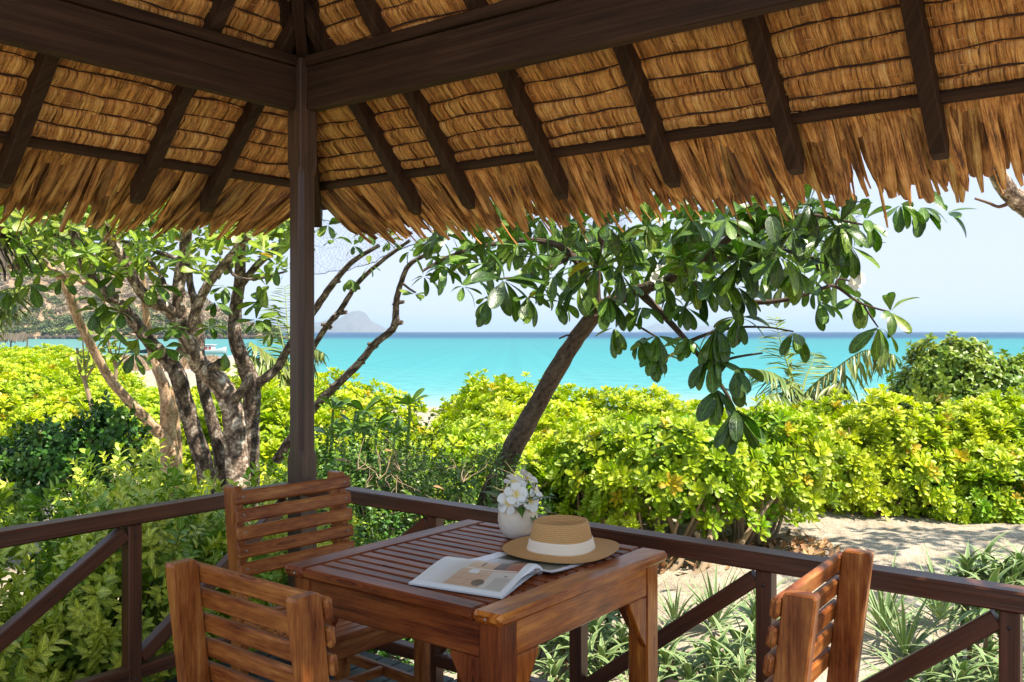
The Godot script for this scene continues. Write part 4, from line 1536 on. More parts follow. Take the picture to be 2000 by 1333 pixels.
func build_right_tree() -> void:
	var o := thing("leaning_frangipani_tree", "leaning frangipani tree with large dark glossy leaves hanging over the sea view", "tree")
	var T = M.trunk_bark
	part("trunk", limb([[905, 1150, 6.0, 76], [938, 1030, 5.95, 70], [988, 905, 5.85, 62], [1044, 800, 5.75, 54], [1098, 705, 5.6, 50], [1142, 640, 5.5, 46], [1180, 600, 5.4, 44], [1236, 572, 5.3, 34], [1310, 545, 5.15, 27], [1370, 505, 5.05, 24], [1430, 460, 4.95, 22], [1480, 400, 4.9, 20]], 12, 0.07, 0.70), T, o)
	var limbs := [
		[[1170, 610, 5.45, 34], [1155, 560, 5.4, 26], [1130, 515, 5.4, 22], [1090, 480, 5.4, 18], [1030, 470, 5.45, 14], [960, 478, 5.5, 11], [880, 500, 5.5, 9], [825, 530, 5.5, 7]],
		[[1165, 615, 5.4, 28], [1165, 560, 5.35, 22], [1168, 500, 5.3, 20], [1180, 440, 5.2, 18], [1185, 390, 5.1, 16]],
		[[1252, 572, 5.3, 24], [1300, 620, 5.2, 18], [1345, 670, 5.1, 14], [1385, 720, 5.0, 12], [1420, 770, 4.95, 10], [1435, 805, 4.95, 8]],
		[[1330, 548, 5.15, 20], [1400, 570, 5.0, 17], [1470, 590, 4.9, 14], [1540, 585, 4.8, 12], [1600, 566, 4.75, 10], [1632, 560, 4.75, 9], [1680, 592, 4.7, 7], [1738, 610, 4.7, 5]],
		[[1632, 560, 4.75, 8], [1640, 545, 4.75, 6], [1672, 553, 4.75, 5]],
		[[1688, 598, 4.7, 6], [1702, 620, 4.7, 5], [1716, 640, 4.7, 4]],
		[[1375, 505, 5.05, 20], [1440, 505, 4.9, 15], [1510, 490, 4.8, 12], [1580, 500, 4.7, 9], [1600, 530, 4.7, 6]],
		[[1430, 460, 4.95, 18], [1500, 440, 4.8, 14], [1570, 420, 4.7, 11], [1640, 430, 4.6, 8], [1690, 440, 4.6, 5]],
		[[1345, 668, 5.1, 11], [1390, 650, 5.0, 9], [1440, 640, 4.9, 7], [1500, 640, 4.8, 5], [1550, 648, 4.8, 4]],
		[[1200, 608, 5.4, 9], [1225, 625, 5.35, 8], [1260, 645, 5.3, 6], [1285, 660, 5.25, 5]],
		[[1385, 720, 5.0, 9], [1430, 700, 4.9, 7], [1490, 690, 4.85, 5]],
		[[1120, 500, 5.4, 12], [1080, 520, 5.3, 9], [1020, 540, 5.25, 7], [975, 545, 5.2, 5]],
		[[1155, 560, 5.4, 11], [1165, 535, 5.2, 8], [1168, 522, 5.1, 6]],
		[[1135, 665, 5.5, 6], [1112, 655, 5.5, 5], [1092, 662, 5.5, 4]],
	]
	for l in limbs:
		part("branch", limb(l, 7, 0.08, 0.76), T, o)
	var green := tints(M.tree_leaf, [lin(0.15, 0.29, 0.04), lin(0.20, 0.37, 0.05), lin(0.28, 0.48, 0.055), lin(0.11, 0.21, 0.04), lin(0.38, 0.58, 0.06)])
	var light := tints(M.tree_leaf, [lin(0.32, 0.52, 0.06), lin(0.52, 0.68, 0.07), lin(0.22, 0.40, 0.05)])
	var yellow := tints(M.tree_leaf, [lin(0.9, 0.72, 0.05)])
	var meshes := []
	for k in 7:
		meshes.append(leaf_mesh(1.0, rf(0.175, 0.22), "spoon", rf(0.05, 0.5), rf(0.1, 0.4), Color(1, 1, 1), Color(1.06, 1.05, 1.05), rf(0.0, 0.02), 10))
	# [x, y, distance, leaf length, leaves, hang, shade]
	var list := [
		[828, 540, 5.5, 0.13, 6, 0.3, 0], [872, 522, 5.5, 0.13, 6, 0.3, 0], [905, 560, 5.45, 0.13, 6, 0.5, 0], [905, 500, 5.5, 0.13, 5, 0.2, 1], [945, 515, 5.4, 0.17, 7, 0.4, 0], [985, 548, 5.15, 0.235, 9, 0.35, 0], [955, 585, 5.2, 0.17, 6, 0.8, 0], [1010, 480, 5.4, 0.16, 7, 0.3, 0], [1060, 560, 5.3, 0.15, 5, 0.8, 1],
		[1050, 500, 5.35, 0.16, 7, 0.3, 0], [1095, 590, 5.35, 0.14, 6, 0.8, 1], [1168, 522, 5.0, 0.225, 9, 0.35, 0], [1130, 560, 5.2, 0.18, 6, 0.8, 0], [1190, 580, 5.15, 0.20, 7, 1.4, 0], [1130, 450, 5.3, 0.17, 8, 0.3, 0], [1185, 440, 5.1, 0.18, 7, 0.3, 1], [1230, 470, 5.1, 0.17, 6, 0.5, 1], [1265, 440, 5.05, 0.18, 7, 0.4, 1],
		[1285, 655, 5.2, 0.18, 5, 1.2, 1], [1200, 640, 5.3, 0.17, 4, 1.5, 0], [1255, 660, 5.25, 0.16, 5, 1.3, 1], [1280, 690, 5.1, 0.17, 7, 1.0, 0], [1310, 470, 5.0, 0.19, 7, 0.5, 1], [1350, 430, 5.0, 0.19, 8, 0.4, 0], [1395, 480, 4.7, 0.24, 9, 0.35, 0], [1350, 545, 4.9, 0.18, 6, 0.7, 1], [1340, 600, 5.0, 0.16, 6, 0.8, 1],
		[1400, 540, 4.75, 0.21, 8, 0.6, 0], [1445, 505, 4.7, 0.22, 8, 0.6, 0], [1440, 560, 4.7, 0.20, 7, 0.9, 0], [1480, 460, 4.7, 0.2, 8, 0.5, 0], [1420, 430, 4.75, 0.19, 7, 0.4, 1], [1520, 500, 4.6, 0.21, 8, 0.6, 0], [1550, 450, 4.55, 0.2, 8, 0.5, 0], [1560, 530, 4.65, 0.17, 6, 0.9, 1], [1600, 470, 4.55, 0.2, 8, 0.6, 0],
		[1640, 440, 4.5, 0.19, 8, 0.6, 0], [1660, 480, 4.55, 0.19, 6, 0.8, 0], [1690, 430, 4.5, 0.17, 6, 0.5, 0], [1595, 560, 4.75, 0.13, 4, 0.7, 1], [1600, 590, 4.75, 0.16, 4, 0.9, 1], [1675, 580, 4.7, 0.165, 6, 1.1, 1], [1740, 610, 4.7, 0.15, 5, 0.2, 1], [1716, 640, 4.7, 0.19, 4, 1.5, 1],
		[1440, 620, 4.8, 0.2, 7, 1.2, 0], [1400, 640, 4.75, 0.24, 6, 1.5, 0], [1550, 650, 4.8, 0.16, 5, 1.4, 1], [1390, 700, 4.85, 0.19, 6, 1.0, 0], [1440, 720, 4.8, 0.2, 6, 1.2, 0], [1400, 760, 4.8, 0.2, 7, 1.2, 0], [1436, 800, 4.75, 0.23, 9, 1.1, 0], 
		[1235, 555, 5.1, 0.17, 6, 0.5, 0], [1285, 548, 5.0, 0.18, 7, 0.6, 0], [1255, 600, 5.15, 0.16, 5, 0.9, 1], [1335, 515, 4.9, 0.19, 7, 0.4, 0], [1375, 560, 4.85, 0.18, 6, 0.7, 0], [1310, 580, 5.0, 0.17, 6, 0.8, 1], [1030, 580, 5.2, 0.17, 6, 0.7, 0], [1080, 540, 5.2, 0.17, 6, 0.5, 0], [1210, 530, 5.0, 0.18, 7, 0.5, 0],
		[1345, 660, 5.0, 0.15, 5, 1.0, 1], [1800, 405, 4.4, 0.15, 7, 0.9, 0], [1760, 400, 4.4, 0.15, 6, 0.9, 0], [1850, 415, 4.4, 0.15, 3, 0.3, 1], [1580, 400, 4.5, 0.18, 8, 0.5, 0], [1500, 400, 4.7, 0.18, 8, 0.5, 1], [1430, 390, 4.8, 0.18, 7, 0.5, 1],
	]
	for q in list:
		var p := at(q[0], q[1], q[2] + rf(-0.12, 0.12))
		var dir := Vector3(rf(-0.5, 0.5), rf(0.0, 0.5), rf(0.3, 1.0))
		spray(o, p, dir, q[3] * 0.88, q[4] + 2, meshes, light if q[6] == 1 else green, q[5])
	for q in [[1160, 515, 4.98, 0.2], [1262, 452, 5.0, 0.16], [1060, 570, 5.3, 0.14], [1330, 690, 5.05, 0.12]]:
		part("leaf", meshes[1], yellow[0], o, Transform3D(aim(Vector3(-1, rf(-0.3, 0.2), 0.4), 0.6).scaled_local(Vector3.ONE * q[3]), at(q[0], q[1], q[2])))
	# farther leaves of the same crown, against the sky
	var where := []
	var tint := []
	for k in 760:
		var x := rf(840, 1660)
		var y := rf(350, 525) + maxf(0.0, (x - 1250.0) * 0.16) * rng.randf()
		var s := rf(0.12, 0.19)
		where.append(Transform3D(aim(Vector3(rf(-1, 1), rf(-1.2, 0.3), rf(-1, 1)), rf(-0.8, 0.8)).scaled_local(Vector3.ONE * s), at(x, y, rf(5.3, 6.4))))
		var c := rf(0.55, 1.5)
		tint.append(Color(c * 1.1, c, c * 0.9))
	scatter("crown", meshes[2], M.tree_leaf, o, where, tint)
	few_leaves(o, 296)
	# flowers in the crown
	var petal := leaf_mesh(0.042, 0.016, "spoon", 0.2, 0.18, Color.WHITE, Color(1, 0.98, 0.9))
	for q in [[1290, 530, 5.0], [1676, 545, 4.72], [1282, 545, 5.0], [1668, 556, 4.74]]:
		var dir := Vector3(rf(-0.4, 0.4), 0.3, 1)
		for k in 5:
			part("petal", petal, M.petal, o, Transform3D(upright(dir, TAU * k / 5.0, 1.0) * Basis(Vector3.RIGHT, -0.5), at(q[0], q[1], q[2])))
	rebase(o, on_ground(-0.3, 6.0))

func build_left_tree() -> void:
	var o := thing("spreading_tree", "spreading many stemmed tree with blotched black and white bark left of the post", "tree")
	var L = M.lichen_bark
	var D = M.dark_bark
	part("trunk", limb([[470, 1130, 7.2, 66], [466, 960, 7.2, 60], [461, 887, 7.2, 57], [455, 810, 7.2, 54], [444, 775, 7.2, 54], [424, 745, 7.15, 52], [390, 713, 7.1, 46], [364, 662, 7.0, 40], [345, 620, 7.0, 38]], 12, 0.06, 0.8), L, o)
	part("trunk", limb([[420, 1130, 7.5, 50], [402, 930, 7.5, 44], [376, 840, 7.5, 42], [358, 775, 7.45, 40], [347, 735, 7.4, 40], [330, 707, 7.4, 38], [300, 677, 7.3, 34], [262, 630, 7.2, 32], [229, 591, 7.1, 32], [187, 557, 7.0, 30], [165, 516, 6.9, 29], [148, 471, 6.8, 27], [127, 422, 6.7, 26], [112, 370, 6.6, 22]], 11, 0.07, 0.8), D, o)
	part("trunk", limb([[445, 1130, 7.8, 40], [430, 900, 7.8, 32], [411, 812, 7.8, 30], [395, 750, 7.75, 28], [390, 700, 7.7, 27], [388, 640, 7.7, 24], [380, 590, 7.6, 20], [370, 550, 7.6, 17], [366, 480, 7.5, 13], [350, 420, 7.4, 9]], 9, 0.07, 0.8), D, o)
	part("trunk", limb([[492, 1130, 7.6, 48], [488, 900, 7.6, 46], [490, 820, 7.6, 42], [491, 756, 7.55, 44], [478, 715, 7.5, 40], [460, 665, 7.4, 34], [459, 610, 7.4, 31], [468, 550, 7.3, 28], [469, 497, 7.2, 25], [474, 440, 7.1, 22], [480, 380, 7.0, 18]], 11, 0.07, 0.8), D, o)
	var limbs := [
		[[345, 622, 7.0, 34], [322, 600, 6.9, 31], [296, 590, 6.8, 29], [270, 562, 6.7, 28], [243, 512, 6.6, 28], [214, 465, 6.5, 28], [196, 425, 6.4, 24], [180, 370, 6.3, 20]],
		[[352, 630, 7.0, 36], [349, 560, 6.95, 31], [358, 500, 6.9, 28], [366, 440, 6.8, 25], [372, 380, 6.7, 20]],
		[[372, 650, 7.0, 28], [378, 620, 6.95, 26], [390, 587, 6.9, 24], [410, 550, 6.85, 23], [442, 512, 6.8, 22], [472, 475, 6.7, 20], [502, 446, 6.6, 18], [540, 410, 6.5, 15]],
		[[500, 750, 7.55, 26], [522, 736, 7.5, 24], [543, 717, 7.5, 22], [560, 685, 7.4, 20], [590, 640, 7.3, 19], [625, 590, 7.2, 18], [652, 552, 7.1, 16], [690, 510, 7.0, 13], [740, 480, 6.9, 10]],
		[[469, 560, 7.3, 18], [500, 520, 7.2, 18], [528, 495, 7.1, 17], [560, 470, 7.0, 15], [610, 440, 6.9, 12]],
		[[540, 900, 7.7, 26], [580, 840, 7.6, 23], [618, 792, 7.5, 21], [660, 750, 7.4, 20], [700, 711, 7.3, 19], [732, 672, 7.2, 18], [762, 648, 7.2, 18], [772, 630, 7.15, 19], [774, 590, 7.1, 16], [784, 550, 7.0, 14], [802, 515, 6.9, 12], [850, 490, 6.8, 9]],
		[[600, 700, 7.6, 16], [618, 668, 7.5, 15], [642, 632, 7.4, 15], [662, 610, 7.3, 15], [684, 575, 7.2, 13], [706, 545, 7.1, 12], [752, 505, 7.0, 10], [800, 470, 6.9, 8]],
		[[290, 585, 6.8, 12], [320, 560, 6.9, 13], [300, 520, 7.0, 10], [262, 480, 7.1, 9], [230, 470, 7.2, 7]],
		[[366, 520, 6.9, 13], [330, 500, 7.0, 12], [300, 490, 7.1, 10], [270, 470, 7.1, 8]],
		[[140, 462, 6.8, 10], [100, 460, 6.8, 9], [60, 470, 6.8, 8], [20, 460, 6.8, 7]],
		[[196, 430, 6.4, 10], [240, 420, 6.5, 9], [250, 400, 6.5, 7]],
		[[440, 512, 6.8, 10], [460, 540, 6.8, 8], [500, 545, 6.7, 7], [560, 530, 6.7, 5]],
		[[400, 720, 7.1, 14], [425, 715, 7.05, 26], [432, 708, 7.0, 24]],
		[[452, 788, 7.2, 30], [466, 772, 7.1, 22], [478, 752, 7.0, 18], [484, 744, 7.0, 16]],
		[[334, 705, 7.35, 26], [350, 690, 7.3, 24], [362, 672, 7.25, 24]],
		[[784, 552, 7.0, 7], [800, 565, 6.9, 6], [812, 572, 6.9, 5]],
	]
	var k := 0
	for l in limbs:
		part("branch", limb(l, 8, 0.09, 0.8), L if k < 3 else (D if k < 7 else M.dark_bark), o)
		k += 1
	# cut branch ends and knobs on the slim limbs
	for q in [[662, 612, 7.29, 8, 15], [640, 636, 7.4, 7, -13], [775, 592, 7.1, 7, 14], [773, 632, 7.15, 9, 13], [730, 674, 7.2, 7, -12], [700, 711, 7.3, 6, 12], [690, 565, 7.18, 6, 12], [652, 552, 7.1, 6, 12], [655, 755, 7.4, 6, -11]]:
		part("knob", limb([[q[0] - q[4] * 0.5, q[1] + 6, q[2], q[3] * 1.4], [q[0], q[1], q[2], q[3] * 1.2], [q[0] + q[4], q[1] - 2, q[2] - 0.02, q[3]]], 6, 0.15), D, o)
	var green := tints(M.left_leaf, [lin(0.27, 0.46, 0.06), lin(0.38, 0.58, 0.07), lin(0.2, 0.36, 0.06), lin(0.54, 0.70, 0.09)])
	var meshes := []
	for j in 6:
		meshes.append(leaf_mesh(1.0, rf(0.19, 0.25), "spoon", rf(0.0, 0.4), rf(0.1, 0.35), Color(1, 1, 1), Color(1.06, 1.05, 1.05), rf(0.0, 0.02), 9))
	# sprays near the eye, leaf by leaf: [x, y, distance, leaf length, leaves, hang]
	var list := [
		[205, 590, 6.6, 0.18, 8, 0.5], [190, 605, 6.6, 0.16, 6, 0.6], [235, 610, 6.6, 0.16, 6, 0.6], [262, 690, 6.8, 0.19, 8, 0.6], [270, 660, 6.8, 0.15, 5, 0.4], [330, 640, 6.7, 0.17, 7, 0.5], [320, 680, 6.7, 0.17, 6, 0.7],
		[520, 560, 6.7, 0.14, 6, 0.2], [505, 590, 6.8, 0.14, 7, 0.2], [500, 625, 6.8, 0.15, 7, 0.5], [540, 520, 6.6, 0.14, 6, 0.3], [440, 690, 7.0, 0.14, 5, 1.2], [410, 640, 7.2, 0.15, 6, 0.5], [300, 560, 6.7, 0.18, 7, 0.5], [420, 590, 7.0, 0.15, 6, 0.4],
		[225, 540, 6.6, 0.17, 7, 0.5], [60, 555, 6.5, 0.16, 4, 1.2], [15, 570, 6.5, 0.17, 4, 1.3], [120, 545, 6.5, 0.13, 4, 0.9], [440, 560, 6.9, 0.14, 5, 0.6], [530, 650, 6.9, 0.13, 5, 0.4],
		[650, 470, 6.8, 0.10, 5, 0.4], [690, 480, 6.9, 0.10, 6, 0.4], [720, 520, 7.0, 0.10, 4, 0.9], [684, 545, 7.1, 0.11, 4, 1.3], [760, 470, 6.9, 0.11, 6, 0.5], [800, 490, 6.9, 0.11, 6, 0.6], [810, 575, 6.9, 0.11, 5, 0.6], [640, 440, 6.7, 0.11, 6, 0.3], [850, 500, 6.8, 0.12, 6, 0.6], [720, 450, 6.8, 0.11, 6, 0.3], [780, 440, 6.8, 0.11, 6, 0.4],
	]
	for q in list:
		spray(o, at(q[0], q[1], q[2]), Vector3(rf(-0.6, 0.6), rf(0.2, 0.9), rf(0.2, 1.0)), q[3], q[4], meshes, green, q[5])
	# the rest of the crown: sprays by the hundred
	var head := rosette(8, 0.135, 0.031, "spoon", 0.5, 1.5, 0.25, 6)
	var where := []
	var tint := []
	for j in 440:
		var x := rf(-60, 600)
		var y := 395.0 + 140.0 * pow(rng.randf(), 1.7)
		if x > 330 and y > 500 and rng.randf() < 0.55:
			continue
		var d := rf(6.0, 9.5)
		where.append(Transform3D(upright(Vector3(rf(-0.8, 0.8), rf(0.1, 1.0), rf(-0.4, 0.9)), rf(0, TAU), rf(0.7, 1.15)), at(x, y, d)))
		var c := rf(0.6, 1.45)
		tint.append(Color(c * rf(0.9, 1.2), c, c * 0.9))
	for j in 140:
		where.append(Transform3D(upright(Vector3(rf(-0.8, 0.8), rf(0.1, 1.0), rf(-0.4, 0.9)), rf(0, TAU), rf(0.8, 1.2)), at(rf(-260, 760), rf(150, 400), rf(6.4, 9.5))))
		var c := rf(0.6, 1.4)
		tint.append(Color(c, c, c * 0.9))
	scatter("crown", head, M.left_leaf, o, where, tint)
	for q in [[210, 470, 6.5], [330, 470, 6.7], [68, 490, 6.6], [505, 495, 6.6], [285, 520, 6.7], [425, 488, 6.8], [150, 440, 6.4]]:
		part("leaf", meshes[0], tints(M.left_leaf, [lin(1.0, 0.62, 0.03)])[0], o, Transform3D(aim(Vector3(1, rf(-0.4, 0.2), 0.5), rf(-0.5, 0.5)).scaled_local(Vector3.ONE * 0.13), at(q[0], q[1], q[2])))
	few_leaves(o, 296)
	rebase(o, on_ground(-2.15, 7.4))
	# the pale slender tree behind it
	var s := thing("pale_slim_tree", "slim pale barked tree with one long limb leaning left over the hedge", "tree")
	var P = M.pale_bark
	part("trunk", limb([[338, 1060, 9.4, 46], [333, 920, 9.4, 38], [328, 850, 9.4, 32], [326, 790, 9.35, 27], [318, 750, 9.3, 22], [300, 705, 9.3, 18], [288, 640, 9.3, 16], [282, 590, 9.2, 14], [276, 520, 9.1, 12], [270, 440, 9.0, 10]], 10, 0.05), P, s)
	part("trunk", limb([[345, 1060, 9.5, 34], [345, 900, 9.5, 22], [343, 820, 9.5, 16], [338, 775, 9.4, 12], [345, 740, 9.4, 10], [362, 700, 9.4, 9], [372, 650, 9.4, 9]], 8, 0.05), P, s)
	part("limb", limb([[330, 880, 9.35, 25], [318, 856, 9.3, 24], [287, 821, 9.2, 21], [243, 775, 9.0, 19], [210, 734, 8.9, 18], [178, 676, 8.7, 17], [152, 625, 8.5, 17], [134, 575, 8.3, 17], [114, 538, 8.2, 16], [76, 530, 8.0, 12], [30, 522, 7.8, 10], [-30, 520, 7.6, 8]], 10, 0.05), P, s)
	part("limb", limb([[116, 538, 8.2, 11], [90, 515, 8.2, 9], [62, 490, 8.2, 8], [40, 460, 8.2, 6]], 7, 0.05), P, s)
	part("limb", limb([[128, 535, 8.2, 10], [150, 545, 8.3, 9], [180, 565, 8.4, 7], [205, 590, 8.5, 5]], 7, 0.05), P, s)
	var w2 := []
	var t2 := []
	for j in 90:
		w2.append(Transform3D(upright(Vector3(rf(-0.8, 0.8), rf(0.3, 1.0), rf(-0.4, 0.9)), rf(0, TAU), rf(0.6, 0.9)), at(rf(-60, 330), rf(400, 530), rf(7.6, 9.3))))
		var c := rf(0.8, 1.6)
		t2.append(Color(c * 1.1, c, c * 0.9))
	scatter("crown", head, M.left_leaf, s, w2, t2)
	rebase(s, on_ground(-3.43, 9.4))
	# young trees with pale stems behind
	for q in [["young sapling with yellow green leaves just left of the pale limb", [[180, 800, 12.0, 9], [165, 745, 12.0, 8], [155, 720, 12.0, 7], [150, 680, 12.0, 5]], [[165, 720], [150, 690], [185, 700], [175, 660], [160, 640], [200, 680]]], ["young sapling with a forked pale stem between the pale limb and the dark trunk", [[222, 760, 12.5, 8], [226, 720, 12.5, 7], [216, 690, 12.5, 6], [210, 660, 12.5, 4]], [[216, 690], [210, 660], [235, 665], [225, 640], [245, 690], [200, 650]]]]:
		var y := thing("sapling", q[0], "sapling", Vector3.ZERO, 0, "saplings in the hedge")
		part("stem", limb(q[1], 6, 0.05), M.pale_stem, y)
		for c in q[2]:
			part("twig", limb([[q[1][1][0], q[1][1][1], 12.0, 4], [(q[1][1][0] + c[0]) * 0.5, (q[1][1][1] + c[1]) * 0.5 + 4, 12.0, 3], [c[0], c[1], 12.0, 2]], 5, 0.0), M.pale_stem, y)
			spray(y, at(c[0], c[1], 12.0), Vector3(rf(-0.5, 0.5), 0.8, 0.5), 0.19, 6, meshes, tints(M.left_leaf, [lin(0.7, 0.85, 0.1), lin(0.5, 0.7, 0.09)]), 0.3)
		rebase(y, on_ground((q[1][0][0] - 1000.0) / FOCAL * 12.0, 12.0))
	# a trunk reaching in at the top right, beyond the eave
	var e := thing("grey_branch_tree", "thick grey branch with a twig reaching in below the eave at the far right", "tree")
	part("branch", limb([[2120, 470, 4.6, 50], [2040, 420, 4.5, 46], [1990, 392, 4.4, 40], [1960, 360, 4.3, 34], [1930, 300, 4.2, 30]], 9, 0.08), L, e)
	part("twig", limb([[1975, 395, 4.4, 8], [1952, 404, 4.4, 7], [1930, 396, 4.4, 6], [1905, 388, 4.4, 5]], 6, 0.08), M.twig, e)
	var foot := spot(5.6, 0.9, 0)
	var tk := [Vector4(foot.x, ground_height(foot.x, -foot.z) - 0.1, foot.z, 0.15)]
	for q in [[5.5, 0.8, 1.5, 0.12], [5.0, 0.6, 2.7, 0.09], [4.4, 0.2, 3.2, 0.06], [3.9, -0.3, 2.9, 0.05]]:
		var p := spot(q[0], q[1], q[2])
		tk.append(Vector4(p.x, p.y, p.z, q[3]))
	var ts := spline(tk, 5)
	var tm := MB.new()
	tm.smooth = true
	tm.tube(ts[0], ts[1], 10, Color.WHITE, 0.06)
	part("trunk", tm.commit(), L, e)
	var cw := []
	var ct := []
	for j in 330:
		cw.append(Transform3D(upright(Vector3(rf(-0.8, 0.8), rf(0.1, 1.0), rf(-0.8, 0.8)), rf(0, TAU), rf(0.8, 1.3)), spot(rf(3.6, 6.8), rf(-0.2, 2.6), rf(3.4, 5.6))))
		var c := rf(0.7, 1.4)
		ct.append(Color(c, c, c * 0.9))
	for j in 190:
		cw.append(Transform3D(upright(Vector3(rf(-0.8, 0.8), rf(0.1, 1.0), rf(-0.8, 0.8)), rf(0, TAU), rf(0.9, 1.4)), Vector3(rf(4.6, 7.6), rf(3.6, 5.0), -rf(4.6, 7.2))))
		var c := rf(0.7, 1.4)
		ct.append(Color(c, c, c * 0.9))
	var b0 := spot(5.0, 0.6, 2.7)
	var lb := spline([Vector4(b0.x, b0.y, b0.z, 0.08), Vector4(4.6, 3.6, -3.0, 0.06), Vector4(5.6, 4.1, -5.0, 0.045), Vector4(6.4, 4.4, -6.6, 0.02)], 6)
	var lm := MB.new()
	lm.smooth = true
	lm.tube(lb[0], lb[1], 8, Color.WHITE, 0.06)
	part("branch", lm.commit(), L, e)
	scatter("crown", head, M.left_leaf, e, cw, ct)
	rebase(e, on_ground(foot.x, -foot.z))

# ------------------------------------------------------------------ shrubs and small plants

func rebase(o: Node3D, base: Vector3) -> void:
	# the thing stands at its base; its parts keep their places
	o.position = base
	for c in o.get_children():
		c.position -= base

func on_ground(x: float, d: float) -> Vector3:
	return Vector3(x, ground_height(x, d), -d)

# tips of twigs over an uneven dome; shade tells how green (0) or yellow (1) its leaves are; sunlit tops and shaded insides are put into this tint
func canopy(where: Array, tint: Array, x: float, d: float, rx: float, rd: float, h: float, count: int, size: float, ochre: float, low := 0.2) -> void:
	var g := on_ground(x, d)
	for k in count:
		var az := rf(0, TAU)
		var el := asin(rf(-0.12, 1.0))
		var dir := Vector3(cos(az) * cos(el), sin(el), sin(az) * cos(el))
		var bump := 1.0 + 0.42 * lumps.get_noise_3d(g.x + dir.x * rx * 1.1, dir.y * h * 1.6, g.z + dir.z * rd * 1.1)
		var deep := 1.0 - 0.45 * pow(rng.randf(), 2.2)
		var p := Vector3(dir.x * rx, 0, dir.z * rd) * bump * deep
		p.y = h * (low + (1.0 - low) * maxf(dir.y, -0.1) * bump * lerpf(1.0, deep, 0.7))
		if dir.y < 0.45 and rng.randf() < 0.4:
			p.y -= h * rng.randf() * 0.35
			p.y = maxf(p.y, 0.05)
		if rng.randf() < 0.08:
			p += (dir + Vector3.UP * 0.6) * rf(0.02, 0.085)
		var axis := (dir * Vector3(1.0 / rx, 1.0 / h, 1.0 / rd) * h + Vector3.UP * 0.7 + Vector3(rf(-0.5, 0.5), rf(-0.3, 0.3), rf(-0.5, 0.5))).normalized()
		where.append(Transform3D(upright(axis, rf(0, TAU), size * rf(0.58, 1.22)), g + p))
		var t := clampf(ochre + lumps.get_noise_2d((g.x + p.x) * 0.9, (g.z + p.z) * 0.9) * 0.5 + rf(-0.25, 0.25) - (1.0 - deep) * 0.9, 0, 1)  # leaves deep inside get a darker tint, the canopy's shade painted in
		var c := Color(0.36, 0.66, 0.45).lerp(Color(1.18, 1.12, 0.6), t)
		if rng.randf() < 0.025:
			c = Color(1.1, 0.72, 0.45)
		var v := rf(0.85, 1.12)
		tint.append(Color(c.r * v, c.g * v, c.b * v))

func stems(o: Node3D, x: float, d: float, rx: float, rd: float, h: float, count: int, thick: float, m: Material, called := "stem") -> void:
	for k in count:
		var az := TAU * k / count + rf(-0.5, 0.5)
		var r0 := rf(0.05, 0.40)
		var r1 := rf(0.45, 0.85)
		var a := on_ground(x + cos(az) * rx * r0, d + sin(az) * rd * r0)
		var b := on_ground(x + cos(az + 0.3) * rx * r1, d + sin(az + 0.3) * rd * r1) + Vector3(0, h * rf(0.55, 0.85), 0)
		var mid := a.lerp(b, 0.4) + Vector3(rf(-0.12, 0.12), rf(-0.05, 0.12), rf(-0.12, 0.12))
		var t := thick * rf(0.6, 1.2)
		var s := spline([Vector4(a.x, a.y - 0.05, a.z, t), Vector4(mid.x, mid.y, mid.z, t * 0.8), Vector4(b.x, b.y, b.z, t * 0.45)], 4)
		var mb := MB.new()
		mb.smooth = true
		mb.tube(s[0], s[1], 6, Color.WHITE, 0.1)
		part(called, mb.commit(), m, o)

